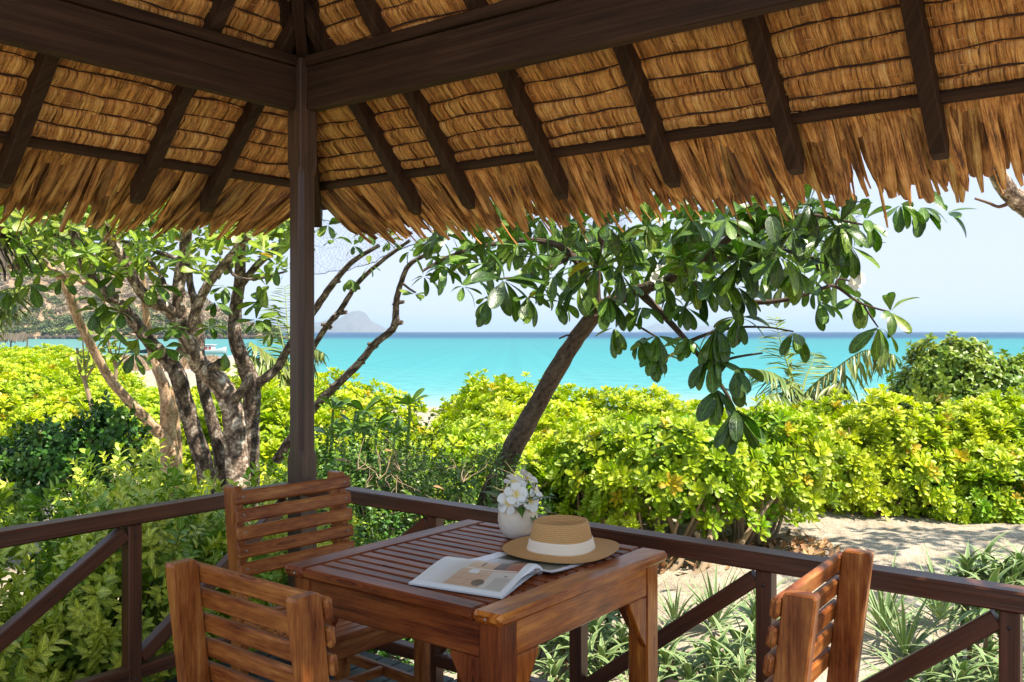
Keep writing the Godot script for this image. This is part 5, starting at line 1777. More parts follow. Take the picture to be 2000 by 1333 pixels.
func build_shrubs() -> void:
	var head := rosette(11, 0.096, 0.021, "spoon", 0.25, 1.35, 0.15, 6, Color(0.82, 0.9, 0.8))
	var head_far := rosette(10, 0.105, 0.0235, "spoon", 0.25, 1.3, 0.15, 5, Color(0.82, 0.9, 0.8))
	var near := leafless_twigs()
	# hedges that run together: [name, label, mounds [x, d, rx, rd, h, count, size, ochre], stems]
	var left := []
	for q in [[11.0, 2, -3.9, -2.4], [15.5, 4, -9.3, -3.6], [18.5, 4, -11.0, -4.6], [22.0, 4, -13.2, -5.8], [26.0, 4, -15.5, -7.5], [32.0, 4, -19.0, -11.0], [39.0, 4, -23.5, -14.0]]:
		for k in q[1]:
			var d: float = q[0] + rf(-0.6, 0.6)
			var wide: float = (q[3] - q[2]) / q[1]
			var mx: float = q[2] + wide * (k + 0.5) + rf(-0.3, 0.3)
			var tall := rf(0.95, 1.15)
			var px := 1000.0 + FOCAL * mx / d
			if d > 14.0 and px > 150.0 and px < 450.0:
				tall = 1.62 - 100.0 / FOCAL * d
				if tall < 0.25:
					continue
			left.append([mx, d, wide * 0.72, 0.9 + d * 0.075, tall, int(680 + 14 * d), 1.0 + d * 0.012, 0.75])
	hedge("left_hedge", "wide low hedge of bright yellow green rosettes filling the left towards the bay", left, head_far, 0)
	hedge("centre_hedge", "yellow green hedge with a humped top before the sea, behind the leaning trunk", [
		[-2.35, 12.8, 1.05, 1.2, 1.02, 1170, 1.05, 0.75], [-3.6, 12.2, 1.1, 1.2, 1.04, 910, 1.05, 0.75], [-1.95, 10.6, 1.0, 1.1, 0.84, 1040, 1.05, 0.7], [-0.9, 9.6, 1.0, 1.1, 0.78, 1040, 1.0, 0.62], [0.15, 11.8, 1.15, 1.3, 1.10, 1560, 1.05, 0.78], [-0.5, 13.6, 0.7, 1.0, 1.01, 650, 1.05, 0.75], [1.6, 12.2, 1.2, 1.2, 0.96, 1170, 1.05, 0.78], [0.5, 9.4, 1.2, 1.1, 0.86, 1300, 1.0, 0.7], [-0.2, 7.9, 0.9, 0.8, 0.83, 910, 0.98, 0.35], [2.3, 10.6, 1.2, 1.2, 0.88, 1235, 1.05, 0.8], [3.6, 11.8, 1.1, 1.2, 0.86, 910, 1.05, 0.8], [-1.3, 7.8, 0.6, 0.6, 0.79, 494, 1.0, 0.3]], head, 6)
	hedge("leggy_bush", "leggy bush with tangled pale stems and bright rosettes beside the sandy path", [
[1.30, 7.6, 0.85, 0.7, 1.08, 820, 0.95, 0.55], [2.0, 7.95, 0.75, 0.65, 1.08, 720, 0.95, 0.6], [0.75, 7.7, 0.5, 0.5, 0.98, 380, 0.95, 0.45], [2.25, 8.5, 0.5, 0.6, 1.02, 420, 0.95, 0.7]], head, 18, 0.58)
	hedge("path_bush", "low spreading bush across the sandy path with a bare forked base", [[3.75, 9.55, 0.8, 0.65, 1.02, 760, 1.0, 0.75], [3.35, 10.2, 0.6, 0.6, 1.0, 420, 1.0, 0.75], [3.3, 9.3, 0.4, 0.35, 0.7, 200, 0.95, 0.6]], head, 8, 0.26)
	hedge("corner_bush", "dense bright bush at the right edge whose lowest leaves touch the sand", [[5.0, 9.75, 0.95, 0.75, 1.02, 1300, 0.95, 0.7], [4.75, 9.1, 0.5, 0.35, 0.46, 300, 0.95, 0.55], [6.1, 10.1, 0.8, 0.8, 1.1, 800, 0.95, 0.7], [4.3, 9.3, 0.3, 0.3, 0.5, 160, 0.95, 0.65]], head, 6, 0.16)
	# round shrub standing higher at the right
	var sea_head := rosette(8, 0.095, 0.030, "oval", 0.4, 1.5, 0.3, 6, Color(0.85, 0.9, 0.8))
	var r := thing("round_shrub", "rounded olive green shrub standing above the hedge at the right edge of the sea", "shrub")
	var w := []
	var t := []
	canopy(w, t, 6.75, 13.8, 1.15, 1.0, 1.50, 2400, 1.0, 0.5, 0.3)
	canopy(w, t, 6.5, 13.6, 0.7, 0.7, 1.62, 900, 1.0, 0.5, 0.5)
	canopy(w, t, 7.5, 13.9, 0.8, 0.8, 1.36, 900, 1.0, 0.5, 0.3)
	scatter("foliage", sea_head, M.sea_shrub, r, w, t)
	stems(r, 6.75, 13.8, 0.8, 0.8, 1.4, 8, 0.03, M.twig)
	rebase(r, on_ground(6.75, 13.8))
	# dark sprays in the tree's shade beside the post
	var ds := thing("shaded_seedlings", "dark green large leaved seedlings rising over the hedge just right of the post", "plant")
	var dm := []
	for k in 3:
		dm.append(leaf_mesh(1.0, 0.19, "spoon", 0.2, 0.25, Color.WHITE, Color(1.4, 1.35, 1.2)))
	for q in [[650, 800, 7.4], [712, 806, 7.3], [735, 830, 7.2], [800, 792, 7.1], [690, 840, 7.3], [770, 850, 7.2], [640, 850, 7.5]]:
		var tip := at(q[0], q[1], q[2])
		part("stem", limb([[q[0] - 20, q[1] + 180, q[2] + 0.3, 8], [q[0] - 4, q[1] + 80, q[2] + 0.1, 7], [q[0], q[1], q[2], 5]], 6), M.fine_leaf, ds)
		spray(ds, tip, Vector3(rf(-0.3, 0.3), 1.0, rf(0.0, 0.5)), 0.17, 9, dm, tints(M.tree_leaf, [lin(0.2, 0.38, 0.06), lin(0.28, 0.5, 0.07)]), -0.15)
	rebase(ds, on_ground(-1.4, 7.5))
	# fine leaved dense shrub behind the railing, with dead twigs in it
	var sprig := sprig_mesh(10, 0.13, 0.034, 0.010, "lance")
	var fs := thing("fine_leaved_shrub", "dense dark fine leaved shrub with dead twigs behind the railing and the far chair", "shrub")
	w = []
	t = []
	canopy(w, t, -0.75, 5.75, 0.62, 0.6, 1.12, 1100, 1.0, 0.5, 0.15)
	canopy(w, t, -0.25, 5.6, 0.55, 0.5, 0.98, 800, 1.0, 0.55, 0.15)
	canopy(w, t, -1.1, 6.1, 0.6, 0.6, 1.16, 800, 1.0, 0.5, 0.15)
	canopy(w, t, -0.7, 5.0, 0.45, 0.25, 0.72, 500, 1.0, 0.35, 0.05)
	scatter("foliage", sprig, M.fine_leaf, fs, w, t)
	stems(fs, -0.6, 5.7, 0.6, 0.5, 1.0, 9, 0.012, M.dark_twig)
	var tw := []
	var tt := []
	for k in 42:
		tw.append(Transform3D(upright(Vector3(rf(-1, 1), rf(-0.2, 1), rf(-1, 1)), rf(0, TAU), rf(0.6, 1.3)), Vector3(rf(-0.9, 0.1), rf(0.25, 0.66), -rf(5.05, 5.7))))
		tt.append(Color.WHITE)
	scatter("dead_twigs", near, M.pale_stem, fs, tw, tt)
	for q in [[672, 900, 5.75, 0.13], [690, 908, 5.75, 0.09], [858, 950, 5.0, 0.07], [760, 880, 5.2, 0.06]]:
		part("dry_leaf", leaf_mesh(q[3], q[3] * 0.13, "lance", 0.3, 0.4, Color(1.5, 1.75, 2.3), Color(1.6, 1.9, 2.6), 0.02), M.dry_leaf, fs, Transform3D(aim(Vector3(1, rf(0.0, 0.3), 0.5), 0.5), at(q[0], q[1], q[2]) + Vector3(-q[3] * 0.5, 0, 0)))
	rebase(fs, on_ground(-0.6, 5.7))
	# pale edged bushes outside the left railing
	var ix := sprig_mesh(12, 0.15, 0.060, 0.0145, "oval")
	var beds := [["pale leaved bush outside the left railing, close behind the near chair", [[-0.62, 1.35, 0.55, 0.5, 0.98, 760], [-0.55, 2.1, 0.5, 0.5, 0.98, 560]]],
		["pale leaved bush outside the left railing, behind the far chair", [[-0.62, 0.45, 0.5, 0.5, 0.94, 760], [-0.75, -0.3, 0.5, 0.45, 0.92, 520]]],
		["taller pale leaved bush farther left, under the spreading tree", [[-1.55, 0.9, 0.7, 0.65, 1.04, 800], [-1.6, -0.2, 0.6, 0.5, 0.96, 620], [-1.5, 1.9, 0.6, 0.6, 1.02, 620]]],
		["pale leaved bush at the lower left edge of the view", [[-0.6, 2.85, 0.55, 0.5, 1.0, 420], [-1.4, 2.8, 0.6, 0.6, 1.08, 480], [-2.5, 1.6, 0.7, 0.7, 1.12, 480]]]]
	for b in beds:
		var o := thing("pale_leaved_bush", b[0], "bush", Vector3.ZERO, 0, "pale leaved bushes along the left railing")
		w = []
		t = []
		var first := Vector3.ZERO
		for q in b[1]:
			var p := spot(q[0], q[1], 0)
			if first == Vector3.ZERO:
				first = on_ground(p.x, -p.z)
			canopy(w, t, p.x, -p.z, q[2], q[3], q[4], q[5], 1.0, 0.5, 0.1)
			stems(o, p.x, -p.z, q[2] * 0.8, q[3] * 0.8, q[4], 5, 0.009, M.dark_twig)
		for k in t.size():
			var v: float = (t[k].r + t[k].g) * 0.5
			t[k] = Color(0.40, 0.62, 0.45).lerp(Color(1.35, 1.2, 1.0), smoothstep(0.45, 1.05, v + rf(-0.15, 0.15)))
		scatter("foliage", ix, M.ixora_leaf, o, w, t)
		rebase(o, first)
	# dark bush by the sand at the left
	var db := thing("dark_bush", "dark green small leaved bush on thin stems beside the sand at the left", "bush")
	w = []
	t = []
	canopy(w, t, -3.6, 7.4, 0.4, 0.4, 1.04, 520, 1.1, 0.3, 0.55)
	canopy(w, t, -3.25, 7.5, 0.25, 0.25, 1.2, 200, 1.1, 0.3, 0.6)
	canopy(w, t, -4.05, 7.3, 0.3, 0.3, 0.86, 220, 1.1, 0.3, 0.5)
	scatter("foliage", sprig_mesh(10, 0.14, 0.052, 0.016, "oval"), M.fine_leaf, db, w, t)
	stems(db, -3.4, 7.4, 0.6, 0.4, 0.9, 14, 0.008, M.dark_twig)
	rebase(db, on_ground(-3.4, 7.4))
	# litter under the bushes
	var lw := []
	var lt := []
	for k in 1000:
		var x := rf(0.2, 2.7)
		var d := 7.0 + absf(rng.randfn()) * 1.0
		if rng.randf() < 0.5:
			x = rf(0.4, 2.6)
			d = rf(6.9, 8.3)
		elif rng.randf() < 0.5:
			x = rf(3.0, 5.8)
			d = rf(9.0, 10.3)
		var g := on_ground(x, d)
		lw.append(Transform3D(Basis(Vector3.UP, rf(0, TAU)) * Basis(Vector3.RIGHT, rf(-0.5, 0.5)) * Basis(Vector3(0, 0, 1), rf(-0.5, 0.5)), g + Vector3(0, 0.008, 0)))
		var c := rf(0.6, 1.4)
		lt.append(Color(c, c * rf(0.85, 1.05), c * 0.95))
	tag(scatter("fallen_leaves", leaf_mesh(0.09, 0.020, "oval", -0.4, 0.4, Color.WHITE, Color(1.2, 1.2, 1.2), 0.0, 5), M.dry_leaf, self, lw, lt), "dry brown fallen leaves strewn on the sand under the bushes", "leaves")

func leafless_twigs() -> ArrayMesh:
	var mb := MB.new()
	mb.smooth = true
	for k in 4:
		var p := Vector3.ZERO
		var d := Vector3(rf(-0.6, 0.6), 1, rf(-0.6, 0.6)).normalized()
		var pts := [p]
		var rad := [0.0025]
		for j in 4:
			d = (d + Vector3(rf(-0.5, 0.5), rf(-0.4, 0.3), rf(-0.5, 0.5))).normalized()
			p += d * 0.05
			pts.append(p)
			rad.append(0.0022 - j * 0.0004)
		mb.tube(pts, rad, 4)
	return mb.commit()

func sprig_mesh(count: int, ln: float, leaf: float, half: float, kind: String) -> ArrayMesh:
	var mb := MB.new()
	mb.smooth = true
	mb.tinted = true
	mb.tube([Vector3(0, -ln * 0.5, 0), Vector3(0.004, 0, 0.003), Vector3(0, ln * 0.5, 0)], [0.0022, 0.0018, 0.001], 4, Color(0.5, 0.45, 0.3))
	for k in count:
		var t := float(k) / (count - 1)
		var az := (k / 2) * 1.6 + (PI if k % 2 else 0.0) + rf(-0.3, 0.3)
		var tilt := lerpf(1.45, 0.5, t) + rf(-0.2, 0.2)
		var dir := Vector3(sin(az) * sin(tilt), cos(tilt), cos(az) * sin(tilt))
		var z := dir
		var x := Vector3.UP.cross(z).normalized()
		var y := z.cross(x)
		var s := rf(0.75, 1.15)
		var c := rf(0.8, 1.15)
		mb.blade(Transform3D(Basis(x, y, z) * Basis(Vector3(0, 0, 1), rf(-0.4, 0.4)), Vector3(0, lerpf(-ln * 0.35, ln * 0.5, t), 0)), leaf * s, widths(kind, half * s, 6), rf(0.1, 0.5), 0.2, Color(c * 1.05, c, c), Color(c * 1.3, c * 1.2, c * 1.2))
	return mb.commit()

func hedge(called: String, label: String, mounds: Array, head: Mesh, stem_count: int, low := 0.2) -> void:
	var o := thing(called, label, "hedge" if mounds.size() > 4 else "bush")
	var w := []
	var t := []
	for q in mounds:
		canopy(w, t, q[0], q[1], q[2], q[3], q[4], int(q[5] * 1.3), q[6], q[7], low)
		if stem_count:
			stems(o, q[0], q[1], q[2], q[3], q[4], stem_count, 0.016, M.pale_stem)
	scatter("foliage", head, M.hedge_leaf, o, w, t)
	if called == "leggy_bush":
		for q in [[[1290, 1165, 7.0, 10], [1310, 1120, 7.0, 12], [1330, 1095, 7.05, 13], [1338, 1060, 7.1, 11]], [[1345, 1130, 6.9, 14], [1370, 1115, 6.92, 15], [1382, 1080, 7.0, 13], [1390, 1030, 7.1, 10]], [[1400, 1145, 6.9, 10], [1388, 1115, 6.95, 12], [1380, 1085, 7.0, 12], [1360, 1040, 7.1, 9]], [[1480, 1115, 7.1, 8], [1440, 1112, 7.1, 9], [1400, 1120, 7.1, 10], [1380, 1130, 7.15, 10]], [[1420, 1120, 7.2, 12], [1450, 1060, 7.2, 11], [1490, 1000, 7.3, 9], [1530, 950, 7.4, 6]], [[1350, 1120, 7.3, 12], [1320, 1050, 7.3, 10], [1300, 980, 7.35, 8], [1290, 900, 7.4, 6]], [[1385, 1130, 7.3, 12], [1390, 1040, 7.35, 10], [1410, 960, 7.4, 8], [1400, 890, 7.4, 6]]]:
			part("stem", limb(q, 7, 0.08), M.pale_stem, o)
	if called == "path_bush":
		for q in [[[1720, 1006, 9.2, 13], [1700, 970, 9.3, 10], [1688, 920, 9.4, 8], [1700, 880, 9.5, 6]], [[1722, 1006, 9.2, 13], [1760, 984, 9.25, 11], [1800, 972, 9.3, 9], [1850, 940, 9.4, 6]], [[1722, 1006, 9.2, 11], [1735, 950, 9.4, 9], [1740, 900, 9.5, 6]], [[1655, 970, 9.2, 9], [1640, 940, 9.2, 10], [1650, 890, 9.2, 9], [1640, 850, 9.3, 6]]]:
			part("stem", limb(q, 7, 0.08), M.twig, o)
	rebase(o, on_ground(mounds[0][0], mounds[0][1]))

# ---- palms

func frond(o: Node3D, path: Array, leaflet: float, count: int, tone: Array, hang: float) -> void:
	# path: [x, y, distance] along the rachis from the crown outwards
	var pts := []
	for k in path.size():
		var p := at(path[k][0], path[k][1], path[k][2])
		pts.append(Vector4(p.x, p.y, p.z, lerpf(0.016, 0.003, float(k) / (path.size() - 1))))
	var s := spline(pts, 8)
	var rb := MB.new()
	rb.smooth = true
	rb.tinted = true
	rb.tube(s[0], s[1], 6, Color(1.3, 1.15, 0.8))
	var mb := MB.new()
	mb.smooth = true
	mb.tinted = true
	var line: Array = s[0]
	for k in count:
		var t := lerpf(0.08, 0.995, (k + 0.5) / count)
		var f := t * (line.size() - 1)
		var i := mini(int(f), line.size() - 2)
		var p: Vector3 = line[i].lerp(line[i + 1], f - i)
		var tan: Vector3 = (line[i + 1] - line[i]).normalized()
		var side := tan.cross(Vector3.UP)
		side = side.normalized() if side.length() > 0.05 else Vector3.RIGHT
		for sg in [-1.0, 1.0]:
			var ln := leaflet * (0.35 + 0.65 * sin(PI * pow(t, 0.7))) * rf(0.8, 1.1)
			var dir: Vector3 = (side * sg * rf(0.7, 1.0) + tan * rf(0.45, 0.8) + Vector3.DOWN * hang * rf(0.5, 1.4)).normalized()
			var c: Color = tone[rng.randi() % tone.size()]
			mb.blade(Transform3D(aim(dir, rf(-0.6, 0.6)), p), ln, [0.009, 0.017, 0.013, 0.002], hang * rf(0.3, 0.9), 0.35, c, Color(c.r * 1.2, c.g * 1.2, c.b * 1.2))
	var fr := part("frond", rb.commit(), M.palm_leaf, o)
	part("leaflets", mb.commit(), M.palm_leaf, fr).set_meta("kind", "stuff")

func striped_blade(ln: float, half: float, droop: float, fold: float, stripe: Color, green: Color, kind: String, cup := 0.0) -> ArrayMesh:
	var mb := MB.new()
	mb.smooth = true
	mb.tinted = true
	var wd := widths(kind, half, 9)
	var xs := [-1.0, -0.76, -0.70, 0.0, 0.70, 0.76, 1.0]
	for r in 9:
		var t := r / 8.0
		for k in 7:
			var pale: bool = absf(xs[k]) > 0.74
			mb.vert(Vector3(xs[k] * wd[r], -droop * ln * t * t + cup * ln * t + fold * wd[r] * absf(xs[k]), ln * t * (1.0 - 0.25 * droop * t)), Vector2(xs[k], t), stripe if pale else green)
	for r in 8:
		for k in 6:
			var a := r * 7 + k
			mb.tri(a, a + 7, a + 1)
			mb.tri(a + 1, a + 7, a + 8)
	return mb.commit()

func build_small_plants() -> void:
	var green := [Color(0.75, 0.85, 0.6), Color(1.0, 1.0, 0.7), Color(0.6, 0.75, 0.55)]
	var dry := [Color(1.25, 1.05, 0.75), Color(0.95, 0.8, 0.55), Color(0.85, 0.95, 0.6), Color(0.7, 0.55, 0.4)]
	var p := thing("young_coconut_palm", "young coconut palm with browning fronds standing in the hedge before the sea", "palm")
	part("stem", limb([[1566, 900, 11.0, 34], [1564, 830, 11.0, 30], [1562, 770, 11.0, 18]], 8, 0.1), M.palm_stem, p)
	frond(p, [[1562, 780, 11.0], [1545, 730, 11.0], [1528, 680, 11.1], [1514, 622, 11.2]], 0.42, 34, green, 0.35)
	frond(p, [[1560, 785, 11.0], [1540, 752, 10.9], [1512, 730, 10.7], [1478, 722, 10.5]], 0.42, 34, green, 0.6)
	frond(p, [[1566, 780, 11.0], [1590, 752, 10.9], [1630, 722, 10.7], [1690, 685, 10.4], [1748, 694, 10.1]], 0.50, 46, dry, 1.0)
	frond(p, [[1563, 782, 11.0], [1574, 740, 11.3], [1586, 712, 11.6], [1592, 690, 12.0]], 0.40, 28, green, 0.2)
	frond(p, [[1566, 785, 11.0], [1600, 768, 10.7], [1632, 750, 10.4], [1650, 760, 10.2]], 0.42, 32, dry, 0.7)
	frond(p, [[1564, 785, 11.0], [1580, 775, 10.6], [1560, 800, 10.2], [1540, 850, 9.9]], 0.42, 34, dry, 0.9)
	frond(p, [[1560, 788, 11.0], [1535, 770, 10.7], [1505, 772, 10.4], [1485, 790, 10.2]], 0.4, 30, green, 0.7)
	frond(p, [[1566, 786, 11.0], [1610, 790, 10.6], [1640, 800, 10.3], [1655, 825, 10.1]], 0.36, 26, dry, 0.8)
	rebase(p, on_ground(3.43, 11.0))
	var q := thing("small_coconut_palm", "small coconut palm half hidden by the corner post, before the turquoise bay", "palm")
	part("stem", limb([[580, 860, 12.0, 30], [576, 790, 12.0, 26], [572, 750, 12.0, 16]], 8, 0.1), M.palm_stem, q)
	frond(q, [[572, 755, 12.0], [556, 690, 12.0], [545, 640, 12.1], [528, 596, 12.2]], 0.42, 34, green, 0.4)
	frond(q, [[572, 756, 12.0], [550, 715, 11.8], [520, 690, 11.6], [488, 668, 11.4]], 0.45, 36, dry, 0.7)
	frond(q, [[572, 758, 12.0], [545, 730, 11.7], [512, 705, 11.5], [478, 692, 11.3]], 0.42, 36, green, 0.8)
	frond(q, [[574, 756, 12.0], [592, 700, 11.9], [606, 680, 11.8], [632, 690, 11.6]], 0.35, 30, dry, 1.0)
	frond(q, [[574, 756, 12.0], [566, 680, 12.1], [560, 620, 12.3], [556, 560, 12.5]], 0.42, 32, green, 0.3)
	frond(q, [[572, 760, 12.0], [540, 738, 11.8], [505, 738, 11.6], [480, 752, 11.5]], 0.4, 32, green, 0.6)
	rebase(q, on_ground(-2.82, 12.0))
	var e := thing("edge_palm", "yellow green palm whose fronds reach in at the left edge before the headland", "palm")
	part("stem", limb([[-150, 900, 9.0, 40], [-140, 760, 9.0, 34], [-130, 640, 9.0, 26]], 8, 0.1), M.palm_stem, e)
	frond(e, [[-130, 640, 9.0], [-70, 600, 8.9], [-10, 572, 8.8], [55, 556, 8.7]], 0.5, 40, [Color(1.3, 1.15, 0.6), Color(1.0, 1.05, 0.6)], 0.6)
	frond(e, [[-130, 645, 9.0], [-80, 620, 8.9], [-30, 606, 8.8], [25, 604, 8.7]], 0.45, 36, [Color(1.2, 1.1, 0.6), Color(0.9, 1.0, 0.6)], 0.7)
	frond(e, [[-130, 640, 9.0], [-120, 570, 9.0], [-100, 500, 9.1], [-60, 440, 9.2]], 0.5, 36, green, 0.4)
	rebase(e, on_ground(-5.6, 9.0))
	# striped plants below the railing
	var cream := lin(0.31, 0.34, 0.08)
	var deep := lin(0.04, 0.10, 0.015)
	var blades := []
	for k in 4:
		blades.append(striped_blade(rf(0.42, 0.56), rf(0.014, 0.019), rf(0.05, 0.35), 0.35, lin(0.30, 0.34, 0.10), lin(0.05, 0.12, 0.02), "strap"))
	var spiky := [["spiky pale striped plant between the table leg and the railing post", 1396, 1245, 5.5, 34], ["spiky pale striped plant just right of the sideways chair", 1728, 1235, 5.45, 34], ["spiky pale striped plant under the rail, right of the other spiky one", 1838, 1215, 5.7, 36], ["low spiky striped plant behind the sideways chair's far post", 1768, 1300, 5.1, 30], ["small spiky plant at the foot of the table's right leg", 1318, 1262, 5.6, 22], ["small spiky striped plant at the edge of the sand behind the brace", 1480, 1215, 5.9, 20]]
	for s in spiky:
		var base := at(s[1], s[2], s[3])
		base = on_ground(base.x, s[3])
		var o := thing("spiky_plant", s[0], "plant", base, rf(0, 360), "spiky striped plants under the railing")
		for k in s[4]:
			var t = float(k) / s[4]
			var az = k * 2.4
			var tilt := lerpf(0.1, 1.25, t) + rf(-0.1, 0.1)
			var sc := rf(0.7, 0.98) * (0.75 if s[4] < 25 else 1.0)
			part("leaf", blades[rng.randi() % 4], M.striped_leaf, o, Transform3D(aim(Vector3(sin(az) * sin(tilt), cos(tilt), cos(az) * sin(tilt))).scaled_local(Vector3.ONE * sc), Vector3(sin(az) * 0.02, 0.02 + 0.05 * (1.0 - t), cos(az) * 0.02)))
	# arching striped leaves in heads on short canes
	var arcs := []
	for k in 4:
		arcs.append(striped_blade(rf(0.24, 0.31), rf(0.016, 0.022), rf(0.5, 0.95), 0.3, cream, deep, "lance", 0.25))
	var beds := [["striped leaved bush in front of the table's right leg, under the brace", [[1300, 1300, 4.7], [1345, 1330, 4.5], [1290, 1270, 4.9], [1370, 1290, 4.7], [1420, 1300, 4.6], [1460, 1270, 4.75], [1400, 1345, 4.4], [1450, 1330, 4.4], [1475, 1215, 5.0]]],
		["striped leaved bush seen beneath the table, left of its right leg", [[1120, 1210, 5.1], [1160, 1240, 4.9], [1190, 1200, 5.2], [1140, 1280, 4.7], [1100, 1260, 4.9], [1180, 1300, 4.7], [1080, 1320, 4.6], [1210, 1180, 5.3], [1060, 1230, 5.1], [1215, 1260, 4.9]]],
		["striped leaved bush filling the lower right corner under the brace", [[1850, 1290, 4.6], [1900, 1240, 4.8], [1930, 1290, 4.6], [1880, 1330, 4.4], [1970, 1250, 4.8], [1990, 1310, 4.5], [1820, 1330, 4.5], [1940, 1210, 5.0], [1950, 1340, 4.3], [1780, 1340, 4.5]]],
		["striped leaved plant whose upper heads stand above the rail at the far right", [[1890, 1120, 5.0], [1925, 1100, 5.1], [1960, 1125, 5.0], [1995, 1115, 4.9], [1940, 1150, 4.9], [2030, 1130, 4.9], [1975, 1165, 4.8]]],
		["small striped leaved plant on the ground behind the far chair's front leg", [[840, 1290, 5.2], [870, 1310, 5.0], [900, 1275, 5.2]]]]
	for b in beds:
		var o := thing("striped_bush", b[0], "bush", Vector3.ZERO, 0, "striped leaved bushes under the railing")
		var foot := Vector3.ZERO
		var heads: Array = b[1].duplicate()
		while heads.size() < 15 and b[1].size() > 4:
			var h0: Array = b[1][rng.randi() % b[1].size()]
			heads.append([h0[0] + rf(-45, 45), h0[1] + rf(-20, 60), h0[2] + rf(-0.2, 0.3)])
		for h in heads:
			var tip := at(h[0], h[1], h[2])
			foot += tip
			var g := on_ground(tip.x + rf(-0.1, 0.1), -tip.z + rf(-0.05, 0.1))
			var mb := MB.new()
			mb.smooth = true
			mb.tube([g - Vector3(0, 0.03, 0), g.lerp(tip, 0.5) + Vector3(rf(-0.03, 0.03), 0, rf(-0.03, 0.03)), tip], [0.011, 0.009, 0.007], 6)
			part("cane", mb.commit(), M.twig, o)
			var lean := Vector3(rf(-0.4, 0.4), 1, rf(-0.1, 0.5))
			for k in 19:
				var t := k / 18.0
				var tilt := lerpf(0.15, 1.75, t)
				var bs := upright(lean, k * 2.4, 1.0)
				var d := bs * Vector3(sin(tilt), cos(tilt), 0)
				part("leaf", arcs[rng.randi() % 4], M.striped_leaf, o, Transform3D(aim(d).scaled_local(Vector3.ONE * rf(0.8, 1.15)), tip - (bs.y * 0.07 * t)))
		foot /= float(heads.size())
		rebase(o, on_ground(foot.x, -foot.z))

# ------------------------------------------------------------------ far and hanging things

func hull_mesh(ln: float, beam: float, deep: float, rise: float) -> ArrayMesh:
	var mb := MB.new()
	mb.smooth = true
	var rings := []
	for r in 15:
		var t := r / 14.0
		var w := beam * 0.5 * pow(sin(PI * clampf(0.12 + t * 0.86, 0, 1)), 0.7)
		var lift := rise * pow(absf(t - 0.4) / 0.6, 2.4)
		var z := (t - 0.5) * ln
		var ring := []
		for q in [[1.0, 1.0], [0.9, 0.55], [0.55, 0.12], [0.0, 0.0], [-0.55, 0.12], [-0.9, 0.55], [-1.0, 1.0], [-0.86, 0.96], [-0.7, 0.5], [0.0, 0.25], [0.7, 0.5], [0.86, 0.96]]:
			ring.append(Vector3(q[0] * w, q[1] * deep + lift, z))
		rings.append(ring)
	mb.skin(rings)
	return mb.commit()

func net(o: Node3D, corners: Array, across: int, downs: int, sag: float) -> void:
	var mb := MB.new()
	var f := func(u: float, v: float) -> Vector3:
		var a: Vector3 = corners[0].lerp(corners[1], u)
		var b: Vector3 = corners[3].lerp(corners[2], u)
		var p: Vector3 = a.lerp(b, v)
		return p + Vector3(lumps.get_noise_2d(u * 3.0, v * 3.0) * 0.05, -sag * sin(PI * u) * (0.4 + v * 0.6) + lumps.get_noise_2d(u * 4.0 + 9.0, v * 4.0) * 0.03, lumps.get_noise_2d(u * 2.0, v * 5.0 + 5.0) * 0.08)
	for k in across + downs:
		for dirn in [-1.0, 1.0]:
			var pts := []
			var rad := []
			for j in downs * 2 + 1:
				var v := float(j) / (downs * 2)
				var u: float = float(k) / across + dirn * v * float(downs) / across - (float(downs) / across if dirn > 0 else 0.0)
				if u < 0.0 or u > 1.0:
					continue
				var p: Vector3 = f.call(u, v)
				pts.append(p)
				rad.append(0.0006)
			if pts.size() > 2:
				mb.tube(pts, rad, 3, Color.WHITE, 0.0, false)
	part("mesh_cords", mb.commit(), M.net_cord, o).set_meta("kind", "stuff")
	for e in [[0.0, 1.0, 0.0], [0.0, 1.0, 1.0]]:
		var pts := []
		var rad := []
		for j in 17:
			pts.append(f.call(j / 16.0, e[2]))
			rad.append(0.0022)
		var t := MB.new()
		t.smooth = true
		t.tube(pts, rad, 5)
		part("edge_cord", t.commit(), M.net_cord, o)

